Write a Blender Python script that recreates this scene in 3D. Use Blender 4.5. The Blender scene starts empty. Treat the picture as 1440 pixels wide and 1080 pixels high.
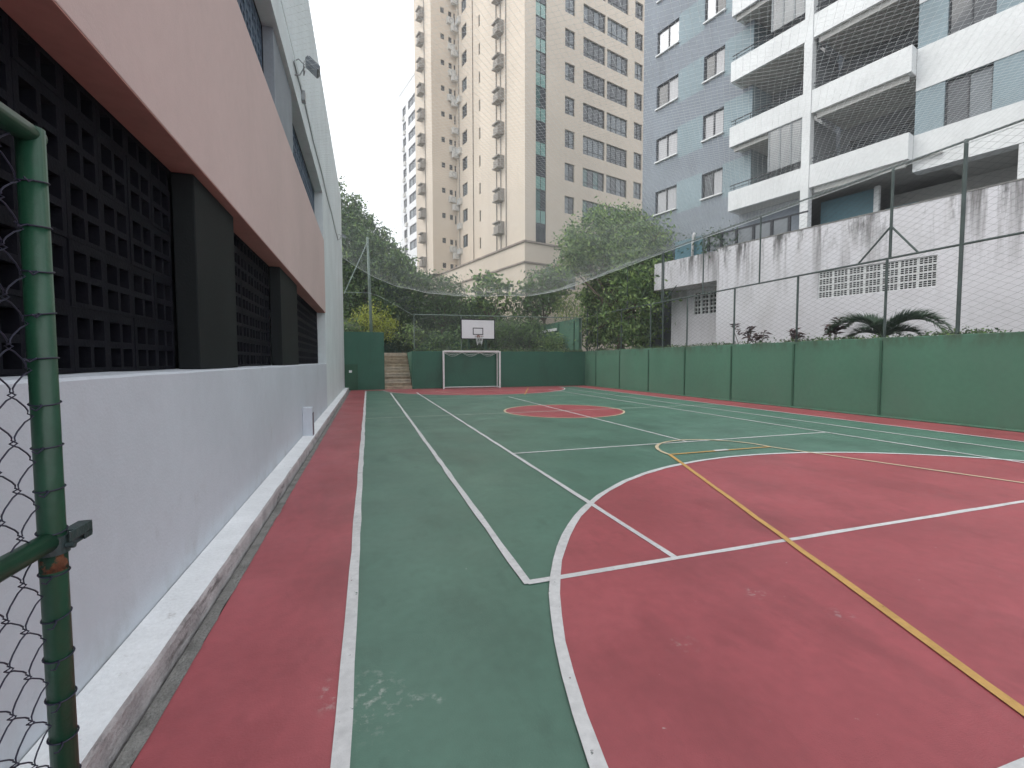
import bpy, math, random
from mathutils import Vector, Matrix, noise as mnoise
random.seed(7)
S = bpy.context.scene
COL = S.collection
rad = math.radians

# ------------------------------------------------------------------ camera, sky, sun, exposure
cam = bpy.data.cameras.new("camera"); cam_o = bpy.data.objects.new("camera", cam); COL.objects.link(cam_o)
cam.sensor_fit = 'HORIZONTAL'; cam.sensor_width = 36.0
cam.lens = 36.0 * 633.45 / 1440.0
cam.clip_start = 0.05; cam.clip_end = 2000
cam_o.location = (0, 0, 1.5)
cam_o.rotation_euler = (rad(87.080), rad(0.1359), rad(-17.7357))
S.camera = cam_o

SUN_EL, SUN_AZ = rad(46), rad(-70)          # azimuth clockwise from +Y: the bright side of the cloud is to the left
world = bpy.data.worlds.new("World"); S.world = world; world.use_nodes = True
wn = world.node_tree.nodes; wl = world.node_tree.links
for n in list(wn): wn.remove(n)
out = wn.new('ShaderNodeOutputWorld'); bg = wn.new('ShaderNodeBackground')
sky = wn.new('ShaderNodeTexSky'); sky.sky_type = 'NISHITA'; sky.sun_disc = False
sky.sun_elevation = SUN_EL; sky.sun_rotation = SUN_AZ
sky.air_density = 1.0; sky.dust_density = 6.0; sky.ozone_density = 1.0
mix = wn.new('ShaderNodeMixRGB'); mix.inputs[0].default_value = 0.86
mix.inputs[2].default_value = (17.0, 17.4, 18.0, 1)       # thick even cloud
wl.new(sky.outputs[0], mix.inputs[1]); wl.new(mix.outputs[0], bg.inputs[0])
bg.inputs[1].default_value = 0.1
wl.new(bg.outputs[0], out.inputs[0])

sl = bpy.data.lights.new("sun", 'SUN'); sl.energy = 1.4; sl.angle = rad(50); sl.color = (1.0, 0.96, 0.9)
so = bpy.data.objects.new("sun", sl); COL.objects.link(so)
sd = Vector((math.sin(SUN_AZ) * math.cos(SUN_EL), math.cos(SUN_AZ) * math.cos(SUN_EL), math.sin(SUN_EL)))
so.rotation_euler = sd.to_track_quat('Z', 'Y').to_euler()

S.view_settings.view_transform = 'Standard'; S.view_settings.look = 'None'
S.view_settings.exposure = 0.1; S.view_settings.gamma = 1.0; S.view_settings.use_curve_mapping = False
S.render.engine = 'CYCLES'
S.cycles.max_bounces = 6; S.cycles.transparent_max_bounces = 24
S.cycles.use_denoising = True
S.cycles.sample_clamp_indirect = 6

# ------------------------------------------------------------------ helpers
class MB:
    def __init__(s): s.v = []; s.f = []; s.m = []
    def quad(s, a, b, c, d, m=0):
        i = len(s.v); s.v += [a, b, c, d]; s.f.append((i, i+1, i+2, i+3)); s.m.append(m)
    def tri(s, a, b, c, m=0):
        i = len(s.v); s.v += [a, b, c]; s.f.append((i, i+1, i+2)); s.m.append(m)
    def box(s, x0, x1, y0, y1, z0, z1, m=0):
        i = len(s.v)
        s.v += [(x0,y0,z0),(x1,y0,z0),(x1,y1,z0),(x0,y1,z0),(x0,y0,z1),(x1,y0,z1),(x1,y1,z1),(x0,y1,z1)]
        for f in ((0,3,2,1),(4,5,6,7),(0,1,5,4),(1,2,6,5),(2,3,7,6),(3,0,4,7)):
            s.f.append(tuple(i+k for k in f)); s.m.append(m)
    def prism(s, poly, z0, z1, m=0):
        i = len(s.v); n = len(poly)
        s.v += [(x, y, z0) for x, y in poly] + [(x, y, z1) for x, y in poly]
        s.f.append(tuple(i+n+k for k in range(n))); s.m.append(m)
        s.f.append(tuple(i+n-1-k for k in range(n))); s.m.append(m)
        for k in range(n):
            j = (k+1) % n; s.f.append((i+k, i+j, i+n+j, i+n+k)); s.m.append(m)
    def tube(s, pts, r, n=6, m=0, cap=True, closed=False):
        pts = [Vector(p) for p in pts]; N = len(pts); base = len(s.v)
        for i, p in enumerate(pts):
            if closed: t = pts[(i+1) % N] - pts[i-1]
            else: t = pts[min(i+1, N-1)] - pts[max(i-1, 0)]
            t = t.normalized() if t.length > 1e-9 else Vector((0, 0, 1))
            a = Vector((0, 0, 1)) if abs(t.z) < 0.9 else Vector((1, 0, 0))
            u = t.cross(a).normalized(); w = t.cross(u)
            rr = r[i] if isinstance(r, (list, tuple)) else r
            for k in range(n):
                g = 2*math.pi*k/n
                s.v.append(tuple(p + u*(rr*math.cos(g)) + w*(rr*math.sin(g))))
        for i in range(N if closed else N-1):
            i2 = (i+1) % N
            for k in range(n):
                k2 = (k+1) % n
                s.f.append((base+i*n+k, base+i*n+k2, base+i2*n+k2, base+i2*n+k)); s.m.append(m)
        if cap and not closed:
            s.f.append(tuple(base+k for k in reversed(range(n)))); s.m.append(m)
            s.f.append(tuple(base+(N-1)*n+k for k in range(n))); s.m.append(m)
    def mesh(s, name, mats, smooth=False):
        me = bpy.data.meshes.new(name)
        me.from_pydata([tuple(v) for v in s.v], [], s.f)
        mats = mats if isinstance(mats, (list, tuple)) else [mats]
        for x in mats: me.materials.append(x)
        if len(mats) > 1: me.polygons.foreach_set('material_index', s.m)
        if smooth: me.polygons.foreach_set('use_smooth', [True]*len(s.f))
        me.update()
        return me
    def build(s, name, mats, parent=None, loc=(0,0,0), rot=(0,0,0), smooth=False, bevel=0):
        return link(name, s.mesh(name, mats, smooth), parent, loc, rot, bevel)

def link(name, me, parent=None, loc=(0,0,0), rot=(0,0,0), bevel=0):
    o = bpy.data.objects.new(name, me); COL.objects.link(o)
    o.parent = parent; o.location = loc; o.rotation_euler = rot
    if bevel:
        b = o.modifiers.new('bevel', 'BEVEL'); b.width = bevel; b.segments = 2; b.limit_method = 'ANGLE'
    return o
def tag(o, label=None, cat=None, group=None, kind=None):
    for k, v in (('label', label), ('category', cat), ('group', group), ('kind', kind)):
        if v: o[k] = v
    return o
def thing(name, label, cat, loc=(0,0,0), rz=0, group=None):
    o = bpy.data.objects.new(name, None); COL.objects.link(o)
    o.location = loc; o.rotation_euler = (0, 0, rz); o.empty_display_size = 0.2
    return tag(o, label, cat, group)
def lerp(a, b, t): return a + (b-a)*t
def sstep(a, b, x):
    t = max(0, min(1, (x-a)/(b-a))); return t*t*(3-2*t)

# ------------------------------------------------------------------ materials
def mat(name, col, rough=0.7, var=0.12, scale=3.0, bump=0.0, bscale=40, spec=0.3, metal=0, fine=0.05, stretch=(1,1,1)):
    m = bpy.data.materials.new(name); m.use_nodes = True
    N = m.node_tree.nodes; L = m.node_tree.links
    b = N['Principled BSDF']
    b.inputs['Roughness'].default_value = rough; b.inputs['Specular IOR Level'].default_value = spec
    b.inputs['Metallic'].default_value = metal
    tc = N.new('ShaderNodeTexCoord'); mp = N.new('ShaderNodeMapping'); mp.inputs['Scale'].default_value = stretch
    L.new(tc.outputs['Object'], mp.inputs[0])
    n1 = N.new('ShaderNodeTexNoise'); n1.inputs['Scale'].default_value = scale; n1.inputs['Detail'].default_value = 6
    n2 = N.new('ShaderNodeTexNoise'); n2.inputs['Scale'].default_value = scale*14; n2.inputs['Detail'].default_value = 3
    L.new(mp.outputs[0], n1.inputs[0]); L.new(mp.outputs[0], n2.inputs[0])
    r1 = N.new('ShaderNodeMapRange'); r1.inputs['From Min'].default_value = 0.3; r1.inputs['From Max'].default_value = 0.7
    r1.inputs['To Min'].default_value = 1-var; r1.inputs['To Max'].default_value = 1+var
    r2 = N.new('ShaderNodeMapRange'); r2.inputs['From Min'].default_value = 0.3; r2.inputs['From Max'].default_value = 0.7
    r2.inputs['To Min'].default_value = 1-fine; r2.inputs['To Max'].default_value = 1+fine
    L.new(n1.outputs[0], r1.inputs[0]); L.new(n2.outputs[0], r2.inputs[0])
    mu = N.new('ShaderNodeMath'); mu.operation = 'MULTIPLY'; L.new(r1.outputs[0], mu.inputs[0]); L.new(r2.outputs[0], mu.inputs[1])
    vm = N.new('ShaderNodeVectorMath'); vm.operation = 'SCALE'; vm.inputs[0].default_value = col
    L.new(mu.outputs[0], vm.inputs['Scale']); L.new(vm.outputs[0], b.inputs['Base Color'])
    m['vm'] = vm.name
    if bump:
        n3 = N.new('ShaderNodeTexNoise'); n3.inputs['Scale'].default_value = bscale; n3.inputs['Detail'].default_value = 4
        L.new(tc.outputs['Object'], n3.inputs[0])
        bp = N.new('ShaderNodeBump'); bp.inputs['Strength'].default_value = bump; bp.inputs['Distance'].default_value = 0.02
        L.new(n3.outputs[0], bp.inputs['Height']); L.new(bp.outputs[0], b.inputs['Normal'])
    return m
def overlay(m, colour, fac_builder):
    """put a second colour over the base colour where fac_builder's value is 1 (dirt, wear, scuffs)"""
    N = m.node_tree.nodes; L = m.node_tree.links; b = N['Principled BSDF']
    src = b.inputs['Base Color'].links[0].from_socket
    mx = N.new('ShaderNodeMixRGB'); mx.inputs[2].default_value = (*colour, 1)
    L.new(src, mx.inputs[1]); L.new(fac_builder(N, L), mx.inputs[0]); L.new(mx.outputs[0], b.inputs['Base Color'])
def noise_mask(scale, lo, hi, stretch=(1,1,1), detail=6, off=(0,0,0), amount=1.0):
    def f(N, L):
        tc = N.new('ShaderNodeTexCoord'); mp = N.new('ShaderNodeMapping'); mp.inputs['Scale'].default_value = stretch; mp.inputs['Location'].default_value = off
        L.new(tc.outputs['Object'], mp.inputs[0])
        n = N.new('ShaderNodeTexNoise'); n.inputs['Scale'].default_value = scale; n.inputs['Detail'].default_value = detail; n.inputs['Roughness'].default_value = 0.65
        L.new(mp.outputs[0], n.inputs[0])
        r = N.new('ShaderNodeMapRange'); r.inputs['From Min'].default_value = lo; r.inputs['From Max'].default_value = hi
        r.inputs['To Max'].default_value = amount
        L.new(n.outputs[0], r.inputs[0]); return r.outputs[0]
    return f
def mul(f1, f2):
    def f(N, L):
        m = N.new('ShaderNodeMath'); m.operation = 'MULTIPLY'
        L.new(f1(N, L), m.inputs[0]); L.new(f2(N, L), m.inputs[1]); return m.outputs[0]
    return f
def axis_mask(axis, lo, hi):
    def f(N, L):
        tc = N.new('ShaderNodeTexCoord'); sp = N.new('ShaderNodeSeparateXYZ'); L.new(tc.outputs['Object'], sp.inputs[0])
        r = N.new('ShaderNodeMapRange'); r.inputs['From Min'].default_value = lo; r.inputs['From Max'].default_value = hi
        L.new(sp.outputs[axis], r.inputs[0]); return r.outputs[0]
    return f
def spot_mask(c, r0, sx=1, sy=1):
    def f(N, L):
        tc = N.new('ShaderNodeTexCoord'); mp = N.new('ShaderNodeMapping')
        mp.inputs['Location'].default_value = (-c[0]*sx, -c[1]*sy, 0); mp.inputs['Scale'].default_value = (sx, sy, 0)
        L.new(tc.outputs['Object'], mp.inputs[0])
        ln = N.new('ShaderNodeVectorMath'); ln.operation = 'LENGTH'; L.new(mp.outputs[0], ln.inputs[0])
        r = N.new('ShaderNodeMapRange'); r.inputs['From Min'].default_value = r0; r.inputs['From Max'].default_value = r0*0.3
        L.new(ln.outputs['Value'], r.inputs[0]); return r.outputs[0]
    return f

def court_mat(name, col, scuffs):
    m = mat(name, col, rough=0.5, var=0.13, scale=0.9, bump=0.12, bscale=140, spec=0.5, fine=0.06)
    overlay(m, [c*0.62 for c in col], noise_mask(1.3, 0.52, 0.72, (1, 0.45, 1), 9, (3, 1, 0), 0.75))
    overlay(m, [c*0.72 for c in col], noise_mask(4.5, 0.58, 0.70, (1, 0.5, 1), 9, (7, 2, 0), 0.6))     # worn dark smudges
    overlay(m, [min(1, c*1.5+0.03) for c in col], noise_mask(0.7, 0.55, 0.8, (1, 1, 1), 8, (9, 4, 0), 0.5))  # faded paint
    overlay(m, (0.55, 0.53, 0.5), noise_mask(19, 0.715, 0.74, (1, 1, 1), 5, (5, 5, 0), 0.85))              # flaked specks
    for c, r, sx, sy, colr in scuffs:
        overlay(m, colr, mul(spot_mask(c, r, sx, sy), noise_mask(21, 0.53, 0.66, detail=11, amount=0.6)))
    N = m.node_tree.nodes; L = m.node_tree.links
    rn = N.new('ShaderNodeTexNoise'); rn.inputs['Scale'].default_value = 1.1; rn.inputs['Detail'].default_value = 5
    tc = N.new('ShaderNodeTexCoord'); L.new(tc.outputs['Object'], rn.inputs[0])
    rr = N.new('ShaderNodeMapRange'); rr.inputs['To Min'].default_value = 0.30; rr.inputs['To Max'].default_value = 0.56
    L.new(rn.outputs[0], rr.inputs[0]); L.new(rr.outputs[0], N['Principled BSDF'].inputs['Roughness'])
    return m
M = {}
GREEN = (0.092, 0.190, 0.143); RED = (0.375, 0.082, 0.096)
M['court_green'] = court_mat('court_green', GREEN, [((0.0, 2.02), 0.16, 1, 0.6, (0.5, 0.52, 0.48)), ((0.17, 1.97), 0.07, 1, 1, (0.42, 0.46, 0.42)), ((0.27, 1.95), 0.05, 1, 1, (0.4, 0.44, 0.4))])
M['court_red'] = court_mat('court_red', RED, [((1.55, 1.93), 0.12, 1, 1.2, (0.42, 0.33, 0.3)), ((2.35, 2.22), 0.09, 1, 1, (0.5, 0.45, 0.42)), ((2.63, 1.87), 0.08, 1, 1, (0.5, 0.4, 0.4)), ((-0.19, 2.1), 0.07, 1, 0.5, (0.5, 0.45, 0.42))])
def line_mat(name, col, wear=0.66):
    m = mat(name, col, rough=0.55, var=0.08, scale=2.0, fine=0.08, bump=0.1, bscale=150)
    overlay(m, [c*0.55 for c in col], noise_mask(5, 0.55, 0.75, detail=8, amount=0.45))
    N = m.node_tree.nodes; L = m.node_tree.links
    b = N['Principled BSDF']; o = [n for n in N if n.type == 'OUTPUT_MATERIAL'][0]
    tr = N.new('ShaderNodeBsdfTransparent'); mx = N.new('ShaderNodeMixShader')
    L.new(noise_mask(26, wear, wear+0.05, detail=8)(N, L), mx.inputs[0])
    L.new(b.outputs[0], mx.inputs[1]); L.new(tr.outputs[0], mx.inputs[2]); L.new(mx.outputs[0], o.inputs[0])
    return m
M['line_white'] = line_mat('line_white', (0.66, 0.66, 0.66))
M['line_far'] = line_mat('line_pale', (0.50, 0.58, 0.52), 0.62)
M['line_yellow'] = line_mat('line_yellow', (0.60, 0.36, 0.12))
M['line_cream'] = line_mat('line_cream', (0.62, 0.52, 0.36))
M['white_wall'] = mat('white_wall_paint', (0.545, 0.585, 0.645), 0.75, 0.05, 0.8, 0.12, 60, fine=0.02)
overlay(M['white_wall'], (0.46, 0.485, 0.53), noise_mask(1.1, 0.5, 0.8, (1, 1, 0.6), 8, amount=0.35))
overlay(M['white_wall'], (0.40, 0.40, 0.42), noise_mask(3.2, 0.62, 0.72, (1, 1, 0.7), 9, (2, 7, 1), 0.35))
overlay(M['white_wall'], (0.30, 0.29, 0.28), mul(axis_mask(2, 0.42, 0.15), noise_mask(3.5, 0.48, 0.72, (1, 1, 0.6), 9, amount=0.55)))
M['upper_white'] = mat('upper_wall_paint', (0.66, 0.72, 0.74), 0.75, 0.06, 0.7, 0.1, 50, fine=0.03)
overlay(M['upper_white'], (0.42, 0.46, 0.48), noise_mask(2.2, 0.52, 0.8, (1, 1, 0.12), 8, amount=0.4))
M['kerb_white'] = mat('kerb_white_paint', (0.80, 0.82, 0.84), 0.7, 0.08, 3, 0.3, 60)
overlay(M['kerb_white'], (0.36, 0.34, 0.33), noise_mask(7, 0.62, 0.7, detail=9, amount=0.6))
M['kerb_side'] = mat('kerb_side', (0.45, 0.43, 0.44), 0.85, 0.25, 5, 0.6, 50)
overlay(M['kerb_side'], (0.12, 0.11, 0.11), noise_mask(6, 0.56, 0.66, (1, 0.4, 1.6), 9, amount=0.85))
M['concrete'] = mat('rough_concrete', (0.235, 0.235, 0.225), 0.9, 0.3, 7, 0.9, 60, fine=0.15)
M['pink'] = mat('pink_paint', (0.58, 0.455, 0.435), 0.8, 0.04, 0.7, 0.08, 60, fine=0.02)
overlay(M['pink'], (0.48, 0.385, 0.37), noise_mask(2.0, 0.5, 0.8, (1, 1, 0.12), 8, amount=0.3))
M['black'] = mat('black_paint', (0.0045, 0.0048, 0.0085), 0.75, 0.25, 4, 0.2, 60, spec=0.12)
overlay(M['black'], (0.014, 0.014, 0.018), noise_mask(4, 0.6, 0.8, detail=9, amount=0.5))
M['charcoal'] = mat('charcoal_paint', (0.0125, 0.0155, 0.0165), 0.7, 0.15, 1.5, 0.15, 60, spec=0.15)
M['slate'] = mat('slate_paint', (0.10, 0.14, 0.19), 0.7, 0.12, 2)
M['grey_paint'] = mat('grey_paint', (0.25, 0.28, 0.31), 0.75, 0.1, 2)
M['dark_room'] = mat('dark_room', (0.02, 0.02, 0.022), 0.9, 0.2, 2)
M['green_wall'] = mat('green_wall_paint', (0.074, 0.178, 0.120), 0.65, 0.10, 0.6, 0.12, 50, fine=0.04)
overlay(M['green_wall'], (0.095, 0.165, 0.122), noise_mask(0.8, 0.45, 0.75, (1, 1, 0.5), 8, amount=0.5))
overlay(M['green_wall'], (0.05, 0.055, 0.035), mul(axis_mask(2, 1.72, 2.12), noise_mask(3.5, 0.42, 0.66, (1, 1, 0.5), 8, amount=0.9)))   # moss and dirt under the coping
overlay(M['green_wall'], (0.09, 0.08, 0.06), mul(axis_mask(2, 0.16, 0.0), noise_mask(3, 0.42, 0.7, detail=8, amount=0.7)))
M['end_wall'] = mat('end_wall_paint', (0.040, 0.128, 0.088), 0.6, 0.08, 0.6, 0.1, 50, fine=0.04)
overlay(M['end_wall'], (0.03, 0.055, 0.04), noise_mask(1.1, 0.5, 0.75, (1, 1, 0.4), 8, amount=0.5))
M['pilaster'] = mat('pilaster_paint', (0.035, 0.10, 0.062), 0.65, 0.12, 1.5)
M['gate_green'] = mat('gate_green_paint', (0.013, 0.066, 0.036), 0.38, 0.2, 5, 0.12, 30, spec=0.5)
overlay(M['gate_green'], (0.55, 0.6, 0.55), noise_mask(22, 0.725, 0.74, (1, 1, 0.5), 4))
overlay(M['gate_green'], (0.02, 0.05, 0.035), noise_mask(4, 0.5, 0.75, detail=8, amount=0.6))
M['wire'] = mat('dark_wire', (0.022, 0.022, 0.045), 0.45, 0.2, 8, spec=0.4)
M['mauve'] = mat('dark_mauve', (0.16, 0.13, 0.16), 0.6)
M['soffit_red'] = mat('reddish_soffit', (0.40, 0.20, 0.17), 0.8, 0.12, 1.2)  # band underside, coloured darker and redder than the pink face
M['rust'] = mat('rust', (0.16, 0.065, 0.035), 0.9, 0.35, 30, 0.5, 80)
overlay(M['rust'], (0.015, 0.05, 0.032), noise_mask(28, 0.44, 0.5, detail=8, off=(1, 3, 0)))
M['latch'] = mat('latch_metal', (0.03, 0.05, 0.052), 0.45, 0.3, 20, 0.2, 60, spec=0.5)
M['fence_pipe'] = mat('fence_pipe_paint', (0.060, 0.082, 0.078), 0.55, 0.25, 3, 0.1, 40)
M['fence_wire'] = mat('fence_wire', (0.085, 0.105, 0.11), 0.5, 0.2, 3, metal=0.0)
M['far_pipe'] = mat('far_pipe_paint', (0.17, 0.225, 0.195), 0.5, 0.15, 3)
def net_mat(name, col, trans):
    m = bpy.data.materials.new(name); m.use_nodes = True; N = m.node_tree.nodes; L = m.node_tree.links
    b = N['Principled BSDF']; b.inputs['Base Color'].default_value = (*col, 1); b.inputs['Roughness'].default_value = 0.8
    t = N.new('ShaderNodeBsdfTranslucent'); t.inputs[0].default_value = (*col, 1)
    mx = N.new('ShaderNodeMixShader'); mx.inputs[0].default_value = trans
    o = [n for n in N if n.type == 'OUTPUT_MATERIAL'][0]
    L.new(b.outputs[0], mx.inputs[1]); L.new(t.outputs[0], mx.inputs[2]); L.new(mx.outputs[0], o.inputs[0])
    return m
M['net'] = net_mat('net_twine', (0.80, 0.83, 0.83), 0.68)
M['net_dark'] = net_mat('net_twine_dark', (0.10, 0.13, 0.13), 0.3)
M['rope'] = mat('rope', (0.35, 0.42, 0.40), 0.8)
M['white_metal'] = mat('white_enamel', (0.72, 0.72, 0.72), 0.45, 0.08, 6)
overlay(M['white_metal'], (0.4, 0.33, 0.27), noise_mask(9, 0.62, 0.75, detail=8, amount=0.5))
M['board_white'] = mat('backboard_white', (0.74, 0.74, 0.76), 0.5, 0.04, 2)
M['black_line'] = mat('black_trim', (0.02, 0.022, 0.025), 0.6)
M['rim'] = mat('rim_paint', (0.22, 0.09, 0.06), 0.5)
M['stone_step'] = mat('stone_step', (0.44, 0.37, 0.28), 0.85, 0.25, 5, 0.4, 40, fine=0.12)
M['stone_step_dark'] = mat('stone_step_dark', (0.33, 0.27, 0.20), 0.85, 0.3, 5, 0.4, 40, fine=0.15)
M['stone_step_pale'] = mat('stone_step_pale', (0.50, 0.44, 0.36), 0.85, 0.25, 5, 0.4, 40, fine=0.12)
M['soil'] = mat('soil', (0.075, 0.06, 0.045), 0.95, 0.3, 3, 0.6, 20)
M['ground'] = mat('ground', (0.11, 0.11, 0.10), 0.95, 0.2, 0.2)
M['steel'] = mat('galvanised_steel', (0.30, 0.32, 0.33), 0.45, 0.15, 6, metal=0.6)
M['lamp_grey'] = mat('lamp_housing', (0.14, 0.16, 0.18), 0.45, 0.1, 6)
M['lamp_glass'] = mat('lamp_glass', (0.34, 0.37, 0.41), 0.12, 0.05, 3, spec=0.6)

# ------------------------------------------------------------------ ground, court, painted lines
g = MB(); g.quad((-70,-45,-0.05),(95,-45,-0.05),(95,135,-0.05),(-70,135,-0.05))
tag(g.build('ground', M['ground']), kind='structure')
X0, X1, Y0, Y1, WR = -0.86, 12.95, -3.0, 24.9, 12.6
g = MB(); g.quad((X0,Y0,0),(X1,Y0,0),(X1,Y1,0),(X0,Y1,0))
court = tag(g.build('court', M['court_green']), kind='structure')
def sheet(name, mats, polys, z):
    b = MB()
    for p in polys:
        i = len(b.v); b.v += [(x, y, z) for x, y in p]; b.f.append(tuple(range(i, i+len(p)))); b.m.append(0)
    return b.build(name, mats, court)
def rect(x0, x1, y0, y1): return [(x0,y0),(x1,y0),(x1,y1),(x0,y1)]
CXC, YN, YF, R = 5.6, 0.92, 23.85, 4.87
sheet('red_border', M['court_red'], [rect(X0, -0.12, Y0, YF), rect(11.36, X1, Y0, YF), rect(X0, X1, YF, Y1), rect(-0.12, 11.36, Y0, YN)], 0.004)
def disc_part(cx, cy, r, keep, n=96):
    p = [(cx + r*math.cos(2*math.pi*k/n), cy + r*math.sin(2*math.pi*k/n)) for k in range(n)]
    p = [q for q in p if keep(q)]
    return p
pn = [(CXC + R*math.cos(a), 0.70 + R*math.sin(a)) for a in [math.asin((YN-0.70)/R) + (math.pi - 2*math.asin((YN-0.70)/R))*k/72 for k in range(73)]]
sheet('red_zone', M['court_red'], [pn], 0.004)
pf = [(CXC + R*math.cos(a), 24.1 + R*math.sin(a)) for a in [math.pi + math.asin(0.25/R) + (math.pi - 2*math.asin(0.25/R))*k/72 for k in range(73)]]
sheet('red_zone', M['court_red'], [pf], 0.004)
sheet('red_circle', M['court_red'], [[(CXC + 1.76*math.cos(2*math.pi*k/72), 12.42 + 1.76*math.sin(2*math.pi*k/72)) for k in range(72)]], 0.004)
_lz = [0.0055]
def strip(pts, w, m, closed=False):
    """painted line with a slightly uneven hand-taped edge"""
    _lz[0] += 0.0003; z = _lz[0]
    fine = []
    N = len(pts)
    for i in range(N if closed else N-1):
        a, b = Vector(pts[i]), Vector(pts[(i+1) % N]); k = max(1, int((b-a).length/0.35))
        for j in range(k): fine.append(a.lerp(b, j/k))
    if not closed: fine.append(Vector(pts[-1]))
    b = MB(); F = len(fine); ring = []
    for i, p in enumerate(fine):
        t = (fine[(i+1) % F]-fine[i-1]) if closed else (fine[min(i+1, F-1)]-fine[max(i-1, 0)])
        t.normalize(); nn = Vector((-t.y, t.x))
        j = 0.10*w
        ring.append((p+nn*(w/2+random.uniform(-j, j)), p-nn*(w/2+random.uniform(-j, j))))
    for i in range(F if closed else F-1):
        a, c = ring[i], ring[(i+1) % F]
        b.quad((a[0].x,a[0].y,z),(a[1].x,a[1].y,z),(c[1].x,c[1].y,z),(c[0].x,c[0].y,z))
    return b.build('painted_line', M[m], court)
def arc(cx, cy, r, a0, a1, n=60): return [(cx+r*math.cos(lerp(a0,a1,k/n)), cy+r*math.sin(lerp(a0,a1,k/n))) for k in range(n+1)]
strip([(5.6, 6.9), (5.6, 18.0)], 0.05, 'line_white')
strip([(2.2, 6.88), (9.05, 6.88)], 0.05, 'line_white')
strip([(2.2, 18.0), (9.05, 18.0)], 0.05, 'line_far')
strip([(-0.12, 12.35), (11.36, 12.42)], 0.05, 'line_far')
strip(arc(CXC, 12.42, 1.78, 0, 2*math.pi, 90)[:-1], 0.06, 'line_cream', True)
strip([(1.0, 2.80), (10.2, 2.84)], 0.052, 'line_white')
strip([(1.0, 22.0), (10.2, 22.0)], 0.05, 'line_far')
strip([(1.0, 2.78), (1.0, 22.0)], 0.062, 'line_white')
strip([(2.2, 2.82), (2.2, 22.0)], 0.056, 'line_white')
strip([(9.05, 2.84), (9.05, 22.0)], 0.055, 'line_white')
strip([(10.2, 2.84), (10.2, 22.0)], 0.055, 'line_white')
strip([(-0.12, Y0), (-0.12, YF)], 0.068, 'line_white')
strip([(11.36, Y0), (11.36, YF)], 0.06, 'line_white')
strip([(-0.12, YF), (11.36, YF)], 0.05, 'line_far')
strip([(1.2, YN), (11.36, YN)], 0.07, 'line_white')
strip(arc(CXC, 0.70, R, math.asin(0.22/R), math.pi-math.asin(0.22/R)), 0.068, 'line_white')
strip(arc(CXC, 24.1, R, math.pi+math.asin(0.25/R), 2*math.pi-math.asin(0.25/R)), 0.06, 'line_white')
strip([(2.56, YN), (4.55, 6.0)], 0.055, 'line_yellow')
strip([(6.60, 6.0), (8.36, YN)], 0.05, 'line_cream')
strip([(4.55, 6.0), (6.60, 6.0)], 0.05, 'line_yellow')
strip(arc(5.575, 6.0, 1.03, math.pi, 0, 36), 0.055, 'line_cream')
strip([(2.56, YF), (4.55, 18.8)], 0.05, 'line_cream')
strip([(6.60, 18.8), (8.6, YF)], 0.05, 'line_yellow')
strip([(5.44, 6.02), (5.72, 6.02)], 0.09, 'line_white')

# kerb with gutter along the left wall
kb = MB(); rows = []
NK = 150
for k in range(NK+1):
    y = lerp(-3.0, 24.85, k/NK)
    j = 0.006*mnoise.noise((0, y*3.1, 0)) + 0.007*mnoise.noise((4, y*13, 0))
    h = 0.135 + 0.005*mnoise.noise((9, y*2.3, 0))
    rows.append(((-1.145, y, 0.150), (-0.955+j, y, h), (-0.945+0.5*j, y, h-0.02), (-0.945+0.4*j, y, -0.02)))
for a, c in zip(rows, rows[1:]):
    kb.quad(a[0], a[1], c[1], c[0], 0); kb.quad(a[1], a[2], c[2], c[1], 1); kb.quad(a[2], a[3], c[3], c[2], 1)
kerb = tag(kb.build('kerb', [M['kerb_white'], M['kerb_side']]), kind='structure')
gb = MB(); prev = None
for k in range(301):
    y = lerp(-3.0, 24.85, k/300)
    xr = -0.858 + 0.012*mnoise.noise((2, y*4, 0)) + 0.010*mnoise.noise((7, y*15, 0))
    row = ((-0.93, y, 0.003), (-0.945+0.03, y, 0.006), (xr, y, 0.0075))
    if prev:
        gb.quad(prev[0], prev[1], row[1], row[0]); gb.quad(prev[1], prev[2], row[2], row[1])
    prev = row
tag(gb.build('gutter', M['concrete']), kind='structure')

# raised terrace behind the far wall and garden beyond the right wall
tb = MB()
tb.quad((-40, 25.1, 2.0), (0.84, 25.1, 2.0), (0.84, 90, 2.0), (-40, 90, 2.0))
tb.quad((0.84, 28.2, 2.0), (2.27, 28.2, 2.0), (2.27, 90, 2.0), (0.84, 90, 2.0))
tb.quad((2.27, 25.1, 2.0), (60, 25.1, 2.0), (60, 90, 2.0), (2.27, 90, 2.0))
tb.quad((12.95, -12, 2.0), (60, -12, 2.0), (60, 25.1, 2.0), (12.95, 25.1, 2.0))
tag(tb.build('terrace', M['soil']), kind='structure')

# ------------------------------------------------------------------ left garage building
LB = thing('garage_building', 'low garage building with pink band, white base and black openwork screens, left of court', 'building')
XW = -1.15
w = MB()
n = 90; prev = None
for k in range(n+1):                     # low wall with a hand-rendered sill edge
    y = lerp(-4.0, 14.17, k/n); e = 0.006*mnoise.noise((1, y*5, 3)) + 0.004*mnoise.noise((5, y*17, 3))
    row = ((XW, y, 0.0), (XW, y, 1.425+e), (XW-0.012, y, 1.438+e), (-1.45, y, 1.445+e), (-1.45, y, 0.0))
    if prev:
        for i in range(4): w.quad(prev[i], row[i], row[i+1], prev[i+1])
    prev = row
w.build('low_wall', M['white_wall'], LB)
w = MB(); w.box(-12, XW, 14.17, 24.8, 0, 9.8); w.build('end_block', M['upper_white'], LB)
w = MB(); w.box(-1.36, -1.138, -4.0, 14.155, 2.91, 4.98); w.build('pink_band', M['pink'], LB, bevel=0.006)
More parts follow.
